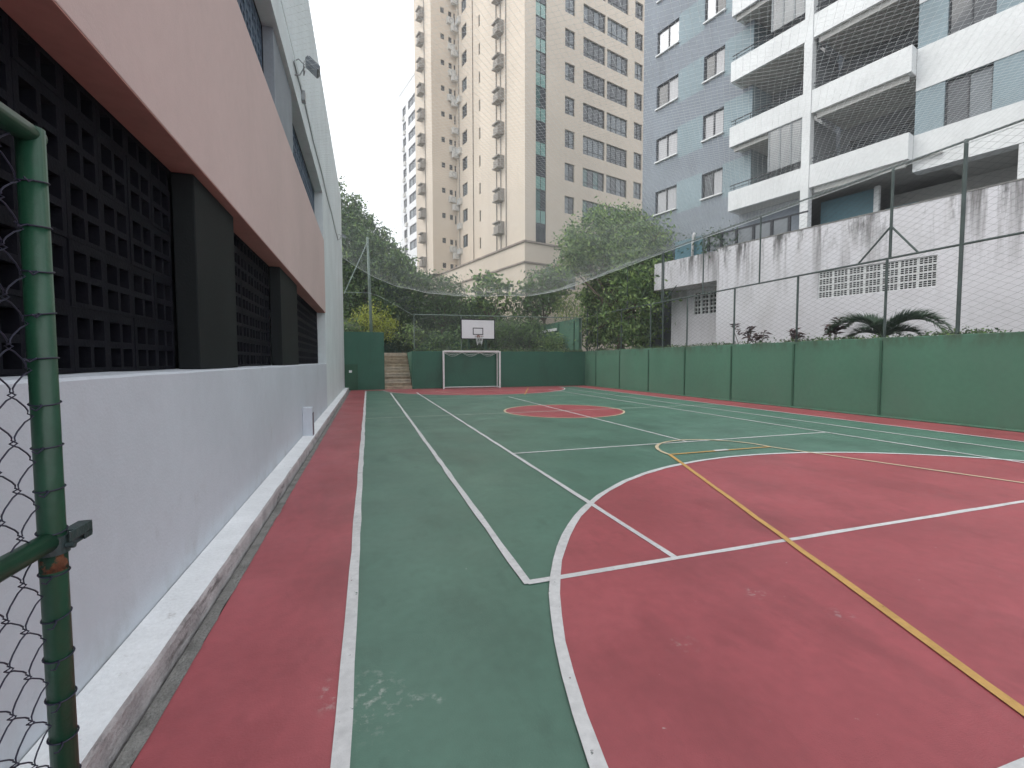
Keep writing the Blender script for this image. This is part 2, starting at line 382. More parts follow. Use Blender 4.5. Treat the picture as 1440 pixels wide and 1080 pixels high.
w = MB(); w.box(-1.359, -1.141, -3.99, 14.15, 2.902, 2.909); w.build('soffit', M['soffit_red'], LB)  # thin plate giving the band's underside its redder tone
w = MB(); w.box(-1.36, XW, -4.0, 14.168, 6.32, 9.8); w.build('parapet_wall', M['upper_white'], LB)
w = MB(); w.box(-12, -1.37, -4.0, 14.165, 9.5, 9.75); w.build('roof', M['grey_paint'], LB)
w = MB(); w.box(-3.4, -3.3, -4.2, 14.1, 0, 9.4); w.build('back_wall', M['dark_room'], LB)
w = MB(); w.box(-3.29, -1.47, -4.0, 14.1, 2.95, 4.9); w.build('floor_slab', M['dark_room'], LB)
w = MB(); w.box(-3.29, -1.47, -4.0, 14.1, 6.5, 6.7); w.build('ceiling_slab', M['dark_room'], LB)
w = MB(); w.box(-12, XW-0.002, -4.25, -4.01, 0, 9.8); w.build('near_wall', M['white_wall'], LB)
for a, b in ((4.0, 5.05), (7.48, 9.15)):
    w = MB(); w.box(-1.36, -1.215, a, b, 1.445, 2.90); w.build('column', M['charcoal'], LB, bevel=0.008)
    w = MB(); w.box(-1.36, -1.215, a, b, 4.98, 6.32); w.build('column', M['grey_paint'], LB, bevel=0.008)
def lattice(ys, zs, holes, d, rel=None):
    """openwork block: front face with square holes and their deep sides; x from 0 (front) to -d"""
    b = MB()
    for i in range(len(ys)-1):
        for j in range(len(zs)-1):
            y0, y1, z0, z1 = ys[i], ys[i+1], zs[j], zs[j+1]
            if (i, j) in holes:
                b.quad((0,y0,z0),(0,y1,z0),(-d,y1,z0),(-d,y0,z0)); b.quad((0,y0,z1),(0,y1,z1),(-d,y1,z1),(-d,y0,z1))
                b.quad((0,y0,z0),(0,y0,z1),(-d,y0,z1),(-d,y0,z0)); b.quad((0,y1,z0),(0,y1,z1),(-d,y1,z1),(-d,y1,z0))
            else: b.quad((0,y0,z0),(0,y1,z0),(0,y1,z1),(0,y0,z1))
    y0, y1, z0, z1 = ys[0], ys[-1], zs[0], zs[-1]
    b.quad((0,y0,z0),(0,y1,z0),(-d,y1,z0),(-d,y0,z0)); b.quad((0,y0,z1),(0,y1,z1),(-d,y1,z1),(-d,y0,z1))
    b.quad((0,y0,z0),(0,y0,z1),(-d,y0,z1),(-d,y0,z0)); b.quad((0,y1,z0),(0,y1,z1),(-d,y1,z1),(-d,y1,z0))
    return b
BW, BH = 0.307, 0.326
H4 = {(1,1),(1,3),(3,1),(3,3)}
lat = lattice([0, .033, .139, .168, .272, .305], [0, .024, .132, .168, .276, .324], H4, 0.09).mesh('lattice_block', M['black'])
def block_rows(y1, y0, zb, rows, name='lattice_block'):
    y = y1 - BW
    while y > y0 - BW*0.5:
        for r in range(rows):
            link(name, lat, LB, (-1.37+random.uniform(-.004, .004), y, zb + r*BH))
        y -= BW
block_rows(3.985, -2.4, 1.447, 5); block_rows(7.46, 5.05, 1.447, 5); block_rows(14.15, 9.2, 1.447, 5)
ub = MB()
for (a, b) in ((-2.4, 4.0), (5.05, 7.48), (9.15, 14.15)):
    y = b - BW
    while y > a - BW*0.5:
        for r in range(4):
            z0 = 5.0 + r*BH
            for v in (0, 1, 2):
                ub.box(-1.45, -1.37, y+[0, .139, .272][v], y+[.033, .168, .305][v], z0, z0+.324)
                ub.box(-1.448, -1.372, y+.0, y+.305, z0+[0, .132, .276][v], z0+[.024, .168, .324][v])
        y -= BW
tag(ub.build('upper_lattice', M['slate'], LB), kind='stuff')
w = MB(); w.box(-1.148, -0.985, 8.93, 9.14, 0.13, 0.66); w.build('drain_box', M['white_wall'], LB, bevel=0.006)
w = MB(); w.box(-0.984, -0.978, 8.945, 9.125, 0.14, 0.56); w.build('box_front', M['mauve'], LB)  # thin plate colouring the box's court-facing side dark mauve

def floodlight(label, loc, scale, yaw):
    t = thing('floodlight', label, 'floodlight', loc, yaw, None)
    s = scale
    b = MB(); b.tube([(-0.235*s, 0, -0.25*s), (-0.1*s, 0, -0.22*s), (0, 0, -0.02*s)], 0.014*s, 6)
    b.tube([(-0.235*s, 0.02, 0.05*s), (-0.12*s, 0, 0.12*s), (0, 0, 0.02*s)], 0.012*s, 6)
    b.tube([(-0.235*s, 0.01, -0.3*s), (-0.235*s, 0.02, 0.1*s)], 0.016*s, 6); b.build('bracket', M['steel'], t)
    b = MB()
    b.tube([(0, -0.19*s, 0), (-0.02*s, -0.19*s, -0.1*s), (-0.02*s, 0.19*s, -0.1*s), (0, 0.19*s, 0)], 0.012*s, 6); b.build('yoke', M['steel'], t)
    h = MB(); h.box(-0.16*s, 0.16*s, -0.175*s, 0.175*s, 0.0, 0.09*s)
    for k in range(6): h.box(-0.14*s, 0.14*s, (-0.15+0.06*k)*s, (-0.14+0.06*k)*s, 0.09*s, 0.12*s)
    hh = h.build('housing', M['lamp_grey'], t, (0.14*s, 0, -0.02*s), (0, rad(38), 0), bevel=0.006)
    l = MB(); l.box(-0.15*s, 0.15*s, -0.165*s, 0.165*s, -0.012*s, -0.002*s); l.build('lens', M['lamp_glass'], hh)
    return t
floodlight('grey floodlight on a bracket high on the white parapet, its glass tilted to the court', (-0.985, 9.1, 6.80), 0.80, 0.1)
floodlight('small floodlight at the far end of the white parapet, beside the tree tops', (-0.99, 20.9, 6.86), 0.62, 0.1)
cb = MB(); cb.tube([(-1.135, y, 6.74 - 0.03*math.sin(y*1.7)) for y in [8.9+0.4*k for k in range(31)]], 0.012, 5)
cb.box(-1.148, -1.08, 9.9, 10.05, 6.62, 6.80)
tag(cb.build('cable', M['steel']), 'thin grey cable with junction box running along the white parapet', 'cable')

# ------------------------------------------------------------------ open gate in the near left corner
GT = thing('gate', 'open green pipe gate with chain-link mesh and rusty latch, near left corner', 'gate', (-0.795, 1.47, 0))
b = MB(); b.tube([(0,0,0.05),(0,0,2.085)], 0.028, 20); b.build('post', M['gate_green'], GT, smooth=True)
b = MB(); b.tube([(0,0.0185,2.068),(0,-2.0,2.068)], 0.0255, 20); b.build('top_rail', M['gate_green'], GT, smooth=True)
b = MB(); b.tube([(0,-0.02,1.035),(0,-2.0,1.035)], 0.0255, 20); b.build('middle_rail', M['gate_green'], GT, smooth=True)
b = MB(); b.tube([(0,0,0.10),(0,-2.0,0.10)], 0.0255, 16); b.build('bottom_rail', M['gate_green'], GT, smooth=True)
b = MB(); b.tube([(0,-2.0,0.05),(0,-2.0,2.09)], 0.0255, 16); b.build('post', M['gate_green'], GT, smooth=True)
wm = MB(); CH = 0.114; CW = 0.112
for j in range(19):                                    # woven wires: neighbours hook round each other
    yc = -0.085 - j*CW*0.5*1.0
    sgn = 1 if j % 2 == 0 else -1
    pts = []
    k = 0; z = 0.12
    while z < 2.05:
        side = sgn if k % 2 == 0 else -sgn
        bow = 0.005*mnoise.noise((j*1.3, z*5, 0))
        a = CW*0.25 + 0.0035
        for f, dz, dx in ((0.80, -0.011, 0.001), (1.0, -0.004, 0.0055), (1.0, 0.003, -0.0055), (0.80, 0.010, -0.001), (0.42, 0.020, 0), (-0.42, 0.036, 0)):
            pts.append((side*dx, yc + side*a*f + bow, z + dz - 0.004*f))
        z += CH*0.5; k += 1
    wm.tube(pts, 0.0019, 5, cap=False)
# outermost wire ends wrapped on the post
z = 0.14
tag(wm.build('wire_mesh', M['wire'], GT, smooth=True), kind='stuff')
tie = MB(); tie.tube([(0.0300*math.cos(2*math.pi*k/20), 0.0300*math.sin(2*math.pi*k/20), 0.0035*math.sin(2*math.pi*k/20+0.5)) for k in range(20)], 0.0021, 5, closed=True)
tie.tube([(0.006,-0.026,0),(0.012,-0.036,-0.003),(0.008,-0.048,-0.012),(0.004,-0.058,-0.004)], 0.0021, 5)
tie_me = tie.mesh('tie_wire', M['wire'], True)
for k in range(17):
    link('tie_wire', tie_me, GT, (0, 0, 0.165+k*0.112+random.uniform(-.006,.006)), (random.uniform(-.12,.12), random.uniform(-.12,.12), random.uniform(-.2,.2)))
l = MB(); l.box(0.012, 0.040, 0.010, 0.088, 1.050, 1.055); l.box(0.012, 0.040, 0.010, 0.088, 1.012, 1.016)
l.box(0.0401, 0.044, -0.012, 0.088, 1.028, 1.055); l.box(0.014, 0.044, 0.0835, 0.0885, 1.0165, 1.0495); l.box(0.0402, 0.0438, 0.05, 0.0875, 1.012, 1.0279)
l.tube([(0.026, -0.005, 1.034), (0.026, 0.07, 1.036)], 0.006, 6)
l.build('latch_bracket', M['latch'], GT, bevel=0.002)
l = MB(); l.tube([(0,0,1.000),(0,0,1.046)], 0.0335, 20); l.build('latch_collar', M['latch'], GT, smooth=False)
l = MB(); l.tube([(0,0,0.955),(0,0,0.999)], 0.0286, 20); l.build('rust_patch', M['rust'], GT, smooth=True)
l = MB(); l.tube([(0.034,-0.01,1.02),(0.052,-0.01,1.02)], 0.008, 6); l.build('bolt', M['latch'], GT)

# ------------------------------------------------------------------ right boundary wall and its fence
RW_ROT = math.atan2(0.28, 19.2)
RW = thing('boundary_wall', 'long green boundary wall with narrow pilasters along the right side of the court', 'wall', (12.6, 24.8, 0), RW_ROT)
b = MB(); prev = None
for k in range(141):
    y = lerp(-30, 0.3, k/140); e = 0.018*mnoise.noise((0, y*1.9, 0)) + 0.014*mnoise.noise((3, y*7, 0))
    row = ((0, y, 0), (0, y, 2.07+e), (0.012, y, 2.085+e), (0.16, y, 2.09+e*0.6), (0.16, y, 0))
    if prev:
        for i in range(4): b.quad(prev[i], row[i], row[i+1], prev[i+1])
    prev = row
b.build('wall_body', M['green_wall'], RW)
for k in range(12):
    y = -1.35 - 2.52*k - (0.45 if k > 6 else 0)
    b = MB(); b.box(-0.035, 0.0, y-0.028, y+0.028, 0.0, 2.02); b.build('pilaster', M['pilaster'], RW, bevel=0.006)
b = MB(); b.prism([(-0.09, -30), (0, -30), (0, 0), (-0.09, 0)], 0, 0.05); b.build('footing', M['green_wall'], RW, bevel=0.02)

FN = thing('chain_link_fence', 'tall green chain-link fence standing on the long green boundary wall', 'fence', (12.6, 24.8, 0), RW_ROT)
FX = 0.085
def pipe(name, p, q, r, m='fence_pipe', par=FN, n=8):
    b = MB(); b.tube([p, q], r, n); return b.build(name, M[m], par, smooth=False)
pipe('top_rail', (FX, -30, 6.45), (FX, 0, 6.42), 0.027)
pipe('middle_rail', (FX, -30, 4.10), (FX, 0, 4.18), 0.027)
for k in range(11): pipe('post', (FX+0.001, -1.35-2.52*k-(0.45 if k > 6 else 0), 2.0), (FX+0.001, -1.35-2.52*k-(0.45 if k > 6 else 0), 4.13), 0.032)
for y in (-4.4, -7.2, -9.8, -12.5, -20.8, -23.6, -26.4): pipe('upper_post', (FX-0.002, y, 4.13), (FX-0.002, y, 6.44), 0.026)
pipe('tall_post', (FX+0.004, -7.3, 2.0), (FX+0.004, -7.3, 6.43), 0.034)
pipe('tall_post', (FX+0.004, -18.0, 2.0), (FX+0.004, -18.0, 6.47), 0.041)
pipe('tall_post', (FX+0.003, -16.53, 4.15), (FX+0.003, -16.53, 6.44), 0.034)
pipe('tall_post', (FX+0.003, -0.1, 2.0), (FX+0.003, -0.1, 6.46), 0.05)
pipe('brace', (FX, -16.53, 4.95), (FX, -15.75, 4.15), 0.024); pipe('brace', (FX, -16.53, 4.95), (FX, -17.15, 4.15), 0.024)
pipe('brace', (FX, -8.2, 4.75), (FX, -7.4, 4.16), 0.02)
cm = MB(); a = 0.145
ncol = int(30/a)
for j in range(ncol):
    y0 = -0.05 - j*a; pts = []
    nseg = int(4.32/(a*0.5))
    for k in range(nseg+1):
        z = 2.11 + k*a*0.5; s = 1 if (k + j) % 2 == 0 else -1
        pts.append((FX + 0.004*s, y0 + s*a*0.5 + 0.004*mnoise.noise((y0, z*2, 0)), z + 0.006*mnoise.noise((y0*0.7, z, 4))))
    cm.tube(pts, 0.0038, 3, cap=False)
tag(cm.build('wire_mesh', M['fence_wire'], FN), kind='stuff')

# ------------------------------------------------------------------ far end walls, stairs, goal, hoop
FWL = thing('end_wall', 'taller green end wall left of the stairs', 'wall', (-0.15, 24.8, 0))
b = MB(); b.box(-1.0, 0.99, 0, 0.22, 0, 3.03); b.build('wall_body', M['end_wall'], FWL, bevel=0.01)
b = MB(); b.box(-0.98, -0.35, -0.10, -0.002, 0, 1.35); b.build('cabinet', M['pilaster'], FWL, bevel=0.01)
b = MB(); b.box(-0.78, -0.64, -0.108, -0.102, 0.92, 1.04); b.build('number_plate', M['board_white'], FWL)
FWR = thing('end_wall', 'low green end wall running behind the goal from the stairs to the corner', 'wall', (2.27, 24.8, 0))
b = MB(); prev = None
for k in range(61):
    x = lerp(0, 10.45, k/60); e = 0.02*mnoise.noise((x*1.7, 2, 0)) + 0.012*mnoise.noise((x*8, 3, 0))
    row = ((x, 0, 0), (x, 0, 2.03+e), (x, 0.02, 2.05+e), (x, 0.2, 2.05+e), (x, 0.2, 0))
    if prev:
        for i in range(4): b.quad(row[i], prev[i], prev[i+1], row[i+1])
    else: b.f.append(tuple(range(len(b.v), len(b.v)+5))); b.v += list(row); b.m.append(0)
    prev = row
b.build('wall_body', M['end_wall'], FWR)
ST = thing('staircase', 'worn beige stone stairs climbing between the green end walls', 'stairs', (1.555, 24.8, 0))
for k in range(12):
    b = MB(); e = random.uniform(-.01, .01)
    b.box(-0.712, 0.712, 0.02+k*0.27, 0.02+(k+1)*0.27, 0, 0.1667*(k+1)-0.045)
    b.box(-0.712, 0.712, -0.022+k*0.27+e, 0.02+(k+1)*0.27, 0.1667*(k+1)-0.044, 0.1667*(k+1))
    b.build('step', M[('stone_step', 'stone_step_dark', 'stone_step_pale')[(k*7+k//3) % 3]], ST, bevel=0.006)
for s in (-1, 1):
    b = MB(); b.prism([(0.74*s-0.022, 0.25), (0.74*s+0.022, 0.25), (0.74*s+0.022, 3.4), (0.74*s-0.022, 3.4)], 0, 2.02); b.build('side_wall', M['end_wall'], ST)

GO = thing('goal', 'white box-frame football goal with sagging net remnants against the low end wall', 'goal', (5.48, 24.33, 0))
for s in (-1, 1):
    b = MB(); b.box(s*1.58-0.045, s*1.58+0.045, -0.045, 0.045, 0, 2.06); b.build('post', M['white_metal'], GO, bevel=0.008)
    b = MB(); b.tube([(s*1.53, 0.36, 0), (s*1.53, 0.36, 2.02)], 0.03, 8); b.build('back_post', M['white_metal'], GO)
    b = MB(); b.tube([(s*1.53, 0.05, 2.0), (s*1.53, 0.36, 2.0)], 0.022, 8); b.tube([(s*1.53, 0.05, 0.05), (s*1.53, 0.36, 0.05)], 0.022, 8); b.build('side_bar', M['white_metal'], GO)
b = MB(); b.box(-1.535, 1.535, -0.045, 0.045, 1.99, 2.08); b.build('crossbar', M['white_metal'], GO, bevel=0.008)
b = MB(); b.tube([(-1.5, 0.36, 0.06), (1.5, 0.36, 0.06)], 0.028, 8); b.build('ground_bar', M['white_metal'], GO)
b = MB(); b.tube([(-1.5, 0.36, 2.0), (1.5, 0.36, 2.0)], 0.022, 8); b.build('back_bar', M['white_metal'], GO)
nb = MB()
for d, off in ((0.14, 0), (0.21, 0.01), (0.10, 0.02)):
    nb.tube([(lerp(-1.5, 1.5, k/30), 0.1+off, 1.97 - d*abs(math.sin(3*math.pi*k/30+off*20))**1.2) for k in range(31)], 0.006, 4, cap=False)
for k in range(46):
    x = -1.48+k*0.066; d = 0.17*abs(math.sin(3*math.pi*(x+1.5)/3))
    nb.tube([(x, 0.1, 1.97), (x+0.03, 0.1, 1.97-d*0.6), (x-0.01, 0.1, 1.97-d)], 0.004, 3, cap=False)
tag(nb.build('net', M['net'], GO), kind='stuff')

HP = thing('basketball_hoop', 'white basketball backboard with black border and frayed net above the goal', 'hoop', (5.84, 24.4, 0))
def frame_box(b, x0, x1, z0, z1, t, y0, y1):
    b.box(x0, x1, y0, y1, z0, z0+t); b.box(x0, x1, y0, y1, z1-t, z1)
    b.box(x0, x0+t, y0, y1, z0+t, z1-t); b.box(x1-t, x1, y0, y1, z0+t, z1-t)
b = MB(); b.box(-0.965, 0.965, 0, 0.03, 2.70, 3.81); b.build('backboard', M['board_white'], HP)
b = MB(); frame_box(b, -0.97, 0.97, 2.695, 3.815, 0.055, -0.006, 0.034); b.build('border', M['black_line'], HP)
b = MB(); frame_box(b, -0.30, 0.29, 2.95, 3.34, 0.045, -0.005, -0.001); b.build('target_square', M['black_line'], HP)
b = MB(); b.tube([(0.0+0.225*math.cos(2*math.pi*k/24), -0.30+0.225*math.sin(2*math.pi*k/24), 2.86) for k in range(24)], 0.012, 6, closed=True)
b.box(-0.06, 0.06, -0.09, -0.001, 2.80, 2.93); b.build('rim', M['rim'], HP)
b = MB()
for k in range(12):
    a0 = 2*math.pi*k/12; a1 = a0 + 0.26; a2 = a0-0.26
    ln = random.uniform(0.32, 0.5)
    for q in (a1, a2):
        b.tube([(0.225*math.cos(a0), -0.30+0.225*math.sin(a0), 2.855), (0.17*math.cos(q), -0.30+0.17*math.sin(q), 2.855-ln*0.5), (0.12*math.cos(a0), -0.30+0.12*math.sin(a0), 2.855-ln)], 0.008, 4, cap=False)
tag(b.build('net', M['net'], HP), kind='stuff')
for x in (-0.36, 0.62):
    b = MB(); b.box(x-0.05, x+0.05, 0.66, 0.76, 1.2, 3.6); b.build('support_post', M['pilaster'], HP)
    b = MB(); b.box(x-0.03, x+0.03, 0.035, 0.655, 2.85, 2.93); b.box(x-0.03, x+0.03, 0.035, 0.655, 3.45, 3.52); b.build('support_arm', M['pilaster'], HP)

EF = thing('end_fence', 'thin green pipe frame with netting on top of the low end wall', 'fence', (0, 24.93, 0))
pipe('rail', (2.4, 0, 4.02), (12.55, 0, 4.10), 0.028, 'far_pipe', EF)
for x in (2.42, 5.0, 12.42): pipe('post', (x, 0.001, 2.0), (x, 0.001, 4.06), 0.026, 'far_pipe', EF)
nb = MB()
def diamond_sheet(b, P, nu, nv, r, n=3):
    """twine net over a surface P(s,t): two families of diagonal strands"""
    for fam in (1, -1):
        for c in range(-nv, nu + nv + 1):
            pts = []
            for k in range(nv+1):
                i = c + fam*k if fam == 1 else c - k
                if 0 <= i <= nu: pts.append(P(i/nu, k/nv))
                elif pts: break
            if len(pts) > 1: b.tube(pts, r, n, cap=False)
diamond_sheet(nb, lambda s, t: (lerp(2.4, 12.45, s), 0.02*mnoise.noise((s*30, t*4, 0)), lerp(2.05, 4.02, t)), 130, 24, 0.0022)
tag(nb.build('wire_mesh', M['fence_wire'], EF), kind='stuff')

# second-level wall and back wall behind the court
UW = thing('upper_wall', 'upper green wall with dark posts behind the far right corner', 'wall', (12.35, 25.3, 2.0))
b = MB(); b.box(0, 0.15, 0.0, 13.0, 0, 2.13); b.build('wall_body', M['green_wall'], UW, bevel=0.01)
for y in (0.5, 2.9, 5.4, 8.0, 10.5):
    b = MB(); b.box(-0.05, -0.001, y-0.06, y+0.06, 0, 2.0); b.build('pilaster', M['pilaster'], UW)
b = MB(); b.box(-0.02, 0.17, -0.16, -0.002, -0.02, 2.15); b.build('end_post', M['green_wall'], UW)
WB = thing('white_board', 'narrow white board fixed to the upper green wall', 'board', (12.2, 28.3, 3.55))
b = MB(); b.box(0, 0.05, 0, 5.0, 0, 0.18); b.build('board', M['board_white'], WB)
b = MB(); b.box(0.05, 0.15, 0.4, 0.5, 0.02, 0.12); b.box(0.05, 0.15, 4.4, 4.5, 0.02, 0.12); b.build('bracket', M['pilaster'], WB)
BWL = thing('back_wall', 'dark green wall at the back of the planted terrace', 'wall', (4, 38.4, 2.0))
b = MB(); b.box(-14, 8.3, 0, 0.2, 0, 1.9); b.build('wall_body', M['end_wall'], BWL)
b = MB(); b.box(-14.02, 8.3, -0.03, 0.23, 1.901, 1.97); b.build('coping', M['pilaster'], BWL)

# tall net pole with its guy cable
PL = thing('net_pole', 'tall grey-green pole rising behind the taller end wall, holding the net', 'pole', (0.18, 25.35, 2.0))
b = MB(); b.tube([(0.05, 0, 0), (0, 0, 2.5), (-0.08, 0, 6.05)], [0.085, 0.08, 0.06], 10); b.build('shaft', M['far_pipe'], PL, smooth=True)
b = MB(); b.box(-0.15, 0.25, -0.14, 0.14, 0, 0.03); b.build('base_plate', M['far_pipe'], PL)
b = MB(); b.tube([(0.1, 25.3, 7.8), (-0.5, 25.15, 6.4), (-1.1, 25.0, 5.0)], 0.022, 5)
tag(b.build('guy_cable', M['rope']), 'straight pale cable slanting from the tall pole down to the white building', 'cable')
b = MB(); b.tube([(-1.1, 25.2, 5.10), (0.15, 25.25, 5.12), (0.6, 25.3, 5.0), (1.5, 25.1, 4.5), (2.35, 24.95, 4.0)], 0.012, 5)
tag(b.build('lower_net_rope', M['rope']), 'thin rope sagging from the tall pole to the pipe frame corner', 'rope')

# ------------------------------------------------------------------ safety nets over the court
FAR = [(-1.19,6.85),(-0.62,6.49),(0.36,5.96),(1.62,5.51),(3.11,5.2),(4.67,5.07),(7.12,5.14),(8.84,5.24),(10.18,5.5),(11.55,5.86),(12.7,6.30)]
def zfar(x):
    for (a, za), (c, zc) in zip(FAR, FAR[1:]):
        if x <= c: return lerp(za, zc, max(0, (x-a)/(c-a)))
    return FAR[-1][1]
def net_point(s, t):
    y = lerp(-4.0, 24.9, t)
    xr = 12.685 + 0.0146*(24.8-y); x = lerp(-1.12, xr, s)
    xe = lerp(-1.12, 12.69, s)
    chord = lerp(6.80, 6.40, s); dip = zfar(xe) - chord
    k = 0.30 + 0.70*sstep(15, 24.9, y)
    edge = min(1, 8*s*(1-s))
    z = chord + dip*k + edge*(0.10*mnoise.noise((x*0.35, y*0.35, 0)) + 0.05*mnoise.noise((x*0.9, y*0.9, 5)))
    return (x + 0.05*edge*mnoise.noise((x*0.5, y*0.5, 9)), y + 0.05*edge*mnoise.noise((x*0.5, y*0.5, 19)), z)
nb = MB()
diamond_sheet(nb, net_point, 98, 206, 0.00145)
nb.tube([net_point(k/60, 1.0) for k in range(61)], 0.006, 5)
nb.tube([net_point(0.0, k/40) for k in range(41)], 0.009, 5)
nb.tube([net_point(1.0, k/40) for k in range(41)], 0.009, 5)
tag(nb.build('safety_net', M['net']), 'pale twine safety net stretched over the whole court, sagging at its far edge', 'net')
def low_rope(x):
    P = [(-1.1,5.10),(0.15,5.12),(0.6,5.0),(1.5,4.5),(2.35,4.0),(12.5,4.08)]
    for (a, za), (c, zc) in zip(P, P[1:]):
        if x <= c: return lerp(za, zc, max(0, (x-a)/(c-a)))
    return P[-1][1]
def hang(s, t):
    x = lerp(-1.1, 12.5, s); y = 24.95 + 0.10*mnoise.noise((x*0.8, t*2, 3)) + 0.12*math.sin(t*math.pi)
    return (x, y, lerp(low_rope(x), zfar(x)-0.01, t))
nb = MB()
diamond_sheet(nb, hang, 110, 14, 0.0016)
for q in range(9):      # bunched folds of spare net left of the pipe frame
    nb.tube([(lerp(0.9, 2.2, k/8), 24.9, lerp(5.55, 5.15, k/8)-0.11*q - 0.05*math.sin(k*0.9+q)) for k in range(9)], 0.012, 4)
tag(nb.build('hanging_net', M['net_dark']), 'dark curtain of netting hanging from the sagging net edge to the pipe frame', 'net')

# ------------------------------------------------------------------ building helpers
TH = rad(15.2)
def panel(b, a0, a1, z0, z1, holes, P, depth, mi=None):
    """wall face with real openings: P(a, z, d) gives the point d metres behind the face"""
    A = sorted({a0, a1} | {round(h[i], 4) for h in holes for i in (0, 1) if a0 < h[i] < a1})
    Z = sorted({z0, z1} | {round(h[i], 4) for h in holes for i in (2, 3) if z0 < h[i] < z1})
    for i in range(len(A)-1):
        for j in range(len(Z)-1):
            ca, cz = (A[i]+A[i+1])/2, (Z[j]+Z[j+1])/2
            if any(h[0] < ca < h[1] and h[2] < cz < h[3] for h in holes): continue
            b.quad(P(A[i],Z[j],0), P(A[i+1],Z[j],0), P(A[i+1],Z[j+1],0), P(A[i],Z[j+1],0), mi(ca, cz) if mi else 0)
    for h in holes:
        h0, h1, k0, k1 = max(h[0],a0), min(h[1],a1), max(h[2],z0), min(h[3],z1)
        if h0 >= h1 or k0 >= k1: continue
        m = 0
        b.quad(P(h0,k0,0), P(h1,k0,0), P(h1,k0,depth), P(h0,k0,depth), m); b.quad(P(h0,k1,0), P(h1,k1,0), P(h1,k1,depth), P(h0,k1,depth), m)
        b.quad(P(h0,k0,0), P(h0,k1,0), P(h0,k1,depth), P(h0,k0,depth), m); b.quad(P(h1,k0,0), P(h1,k1,0), P(h1,k1,depth), P(h1,k0,depth), m)
def glass(name, col, rough=0.06, spec=0.8, var=0.2):
    return mat(name, col, rough, var, 0.9, spec=spec, fine=0.02)
M['glass_dark'] = glass('glass_dark', (0.045, 0.052, 0.06))
M['glass_mid'] = glass('glass_mid', (0.13, 0.15, 0.165))
M['glass_teal'] = glass('glass_teal', (0.20, 0.36, 0.32), 0.1)
M['glass_deep_teal'] = glass('glass_deep_teal', (0.06, 0.13, 0.125), 0.08)
M['glass_sheer'] = glass('glass_sheer', (0.42, 0.44, 0.45), 0.1)
_N = M['glass_sheer'].node_tree.nodes; _L = M['glass_sheer'].node_tree.links
_t = _N.new('ShaderNodeBsdfTransparent'); _m = _N.new('ShaderNodeMixShader'); _m.inputs[0].default_value = 0.45
_o = [q for q in _N if q.type == 'OUTPUT_MATERIAL'][0]
_L.new(_N['Principled BSDF'].outputs[0], _m.inputs[1]); _L.new(_t.outputs[0], _m.inputs[2]); _L.new(_m.outputs[0], _o.inputs[0])
M['curtain'] = mat('curtain_behind_glass', (0.36, 0.365, 0.38), 0.25, 0.12, 3, spec=0.6, stretch=(6, 6, 0.3))
M['bright_glass'] = mat('bright_glass', (0.70, 0.72, 0.74), 0.06, 0.05, 2, spec=1.0)
M['frame_dark'] = mat('frame_dark', (0.035, 0.038, 0.045), 0.5)
M['frame_mid'] = mat('frame_aluminium', (0.22, 0.24, 0.25), 0.5)
M['tile_white'] = mat('white_tile', (0.66, 0.68, 0.68), 0.5, 0.07, 0.8, 0.06, 30, fine=0.05)
overlay(M['tile_white'], (0.45, 0.46, 0.45), noise_mask(1.6, 0.55, 0.8, (1, 1, 0.25), 8, amount=0.4))
M['tile_blue'] = mat('blue_grey_tile', (0.205, 0.234, 0.270), 0.6, 0.10, 0.5, 0.06, 30, fine=0.06)
overlay(M['tile_blue'], (0.13, 0.14, 0.165), noise_mask(1.2, 0.52, 0.8, (1, 1, 0.2), 8, amount=0.45))
M['tile_teal'] = mat('teal_tile', (0.225, 0.292, 0.322), 0.6, 0.10, 0.5, 0.06, 30, fine=0.06)
M['teal_deep'] = mat('teal_panel', (0.075, 0.165, 0.20), 0.4, 0.15, 0.7)
M['ceiling'] = mat('ceiling_plaster', (0.42, 0.42, 0.40), 0.85, 0.06, 1)
M['loggia'] = mat('loggia_wall', (0.17, 0.18, 0.19), 0.8, 0.1, 1)
M['beige'] = mat('beige_plaster', (0.63, 0.55, 0.455), 0.85, 0.05, 0.25, 0.05, 20, fine=0.03)
overlay(M['beige'], (0.43, 0.37, 0.31), noise_mask(0.9, 0.55, 0.82, (1, 1, 0.08), 8, amount=0.5))
M['beige_dark'] = mat('cornice_grime', (0.28, 0.235, 0.20), 0.9, 0.3, 1.5, fine=0.15)
M['concrete_grey'] = mat('shelf_concrete', (0.30, 0.275, 0.245), 0.9, 0.2, 2)
M['ac_white'] = mat('ac_white', (0.60, 0.59, 0.56), 0.6, 0.1, 3)
M['far_white'] = mat('far_white', (0.80, 0.81, 0.82), 0.8, 0.04, 0.2)
M['stain_wall'] = mat('stained_white_wall', (0.64, 0.64, 0.67), 0.85, 0.06, 0.6, 0.12, 30, fine=0.04)
overlay(M['stain_wall'], (0.17, 0.165, 0.165), mul(axis_mask(2, 3.6, 5.9), noise_mask(1.0, 0.50, 0.60, (1.5, 1.5, 0.09), 9, (2, 0, 0), 1.0)))
overlay(M['stain_wall'], (0.10, 0.10, 0.10), mul(axis_mask(2, 5.0, 6.0), noise_mask(2.4, 0.50, 0.62, (1, 1, 0.22), 9, (5, 3, 0), 1.0)))
overlay(M['stain_wall'], (0.40, 0.39, 0.38), noise_mask(0.9, 0.5, 0.8, (1, 1, 0.3), 9, amount=0.5))

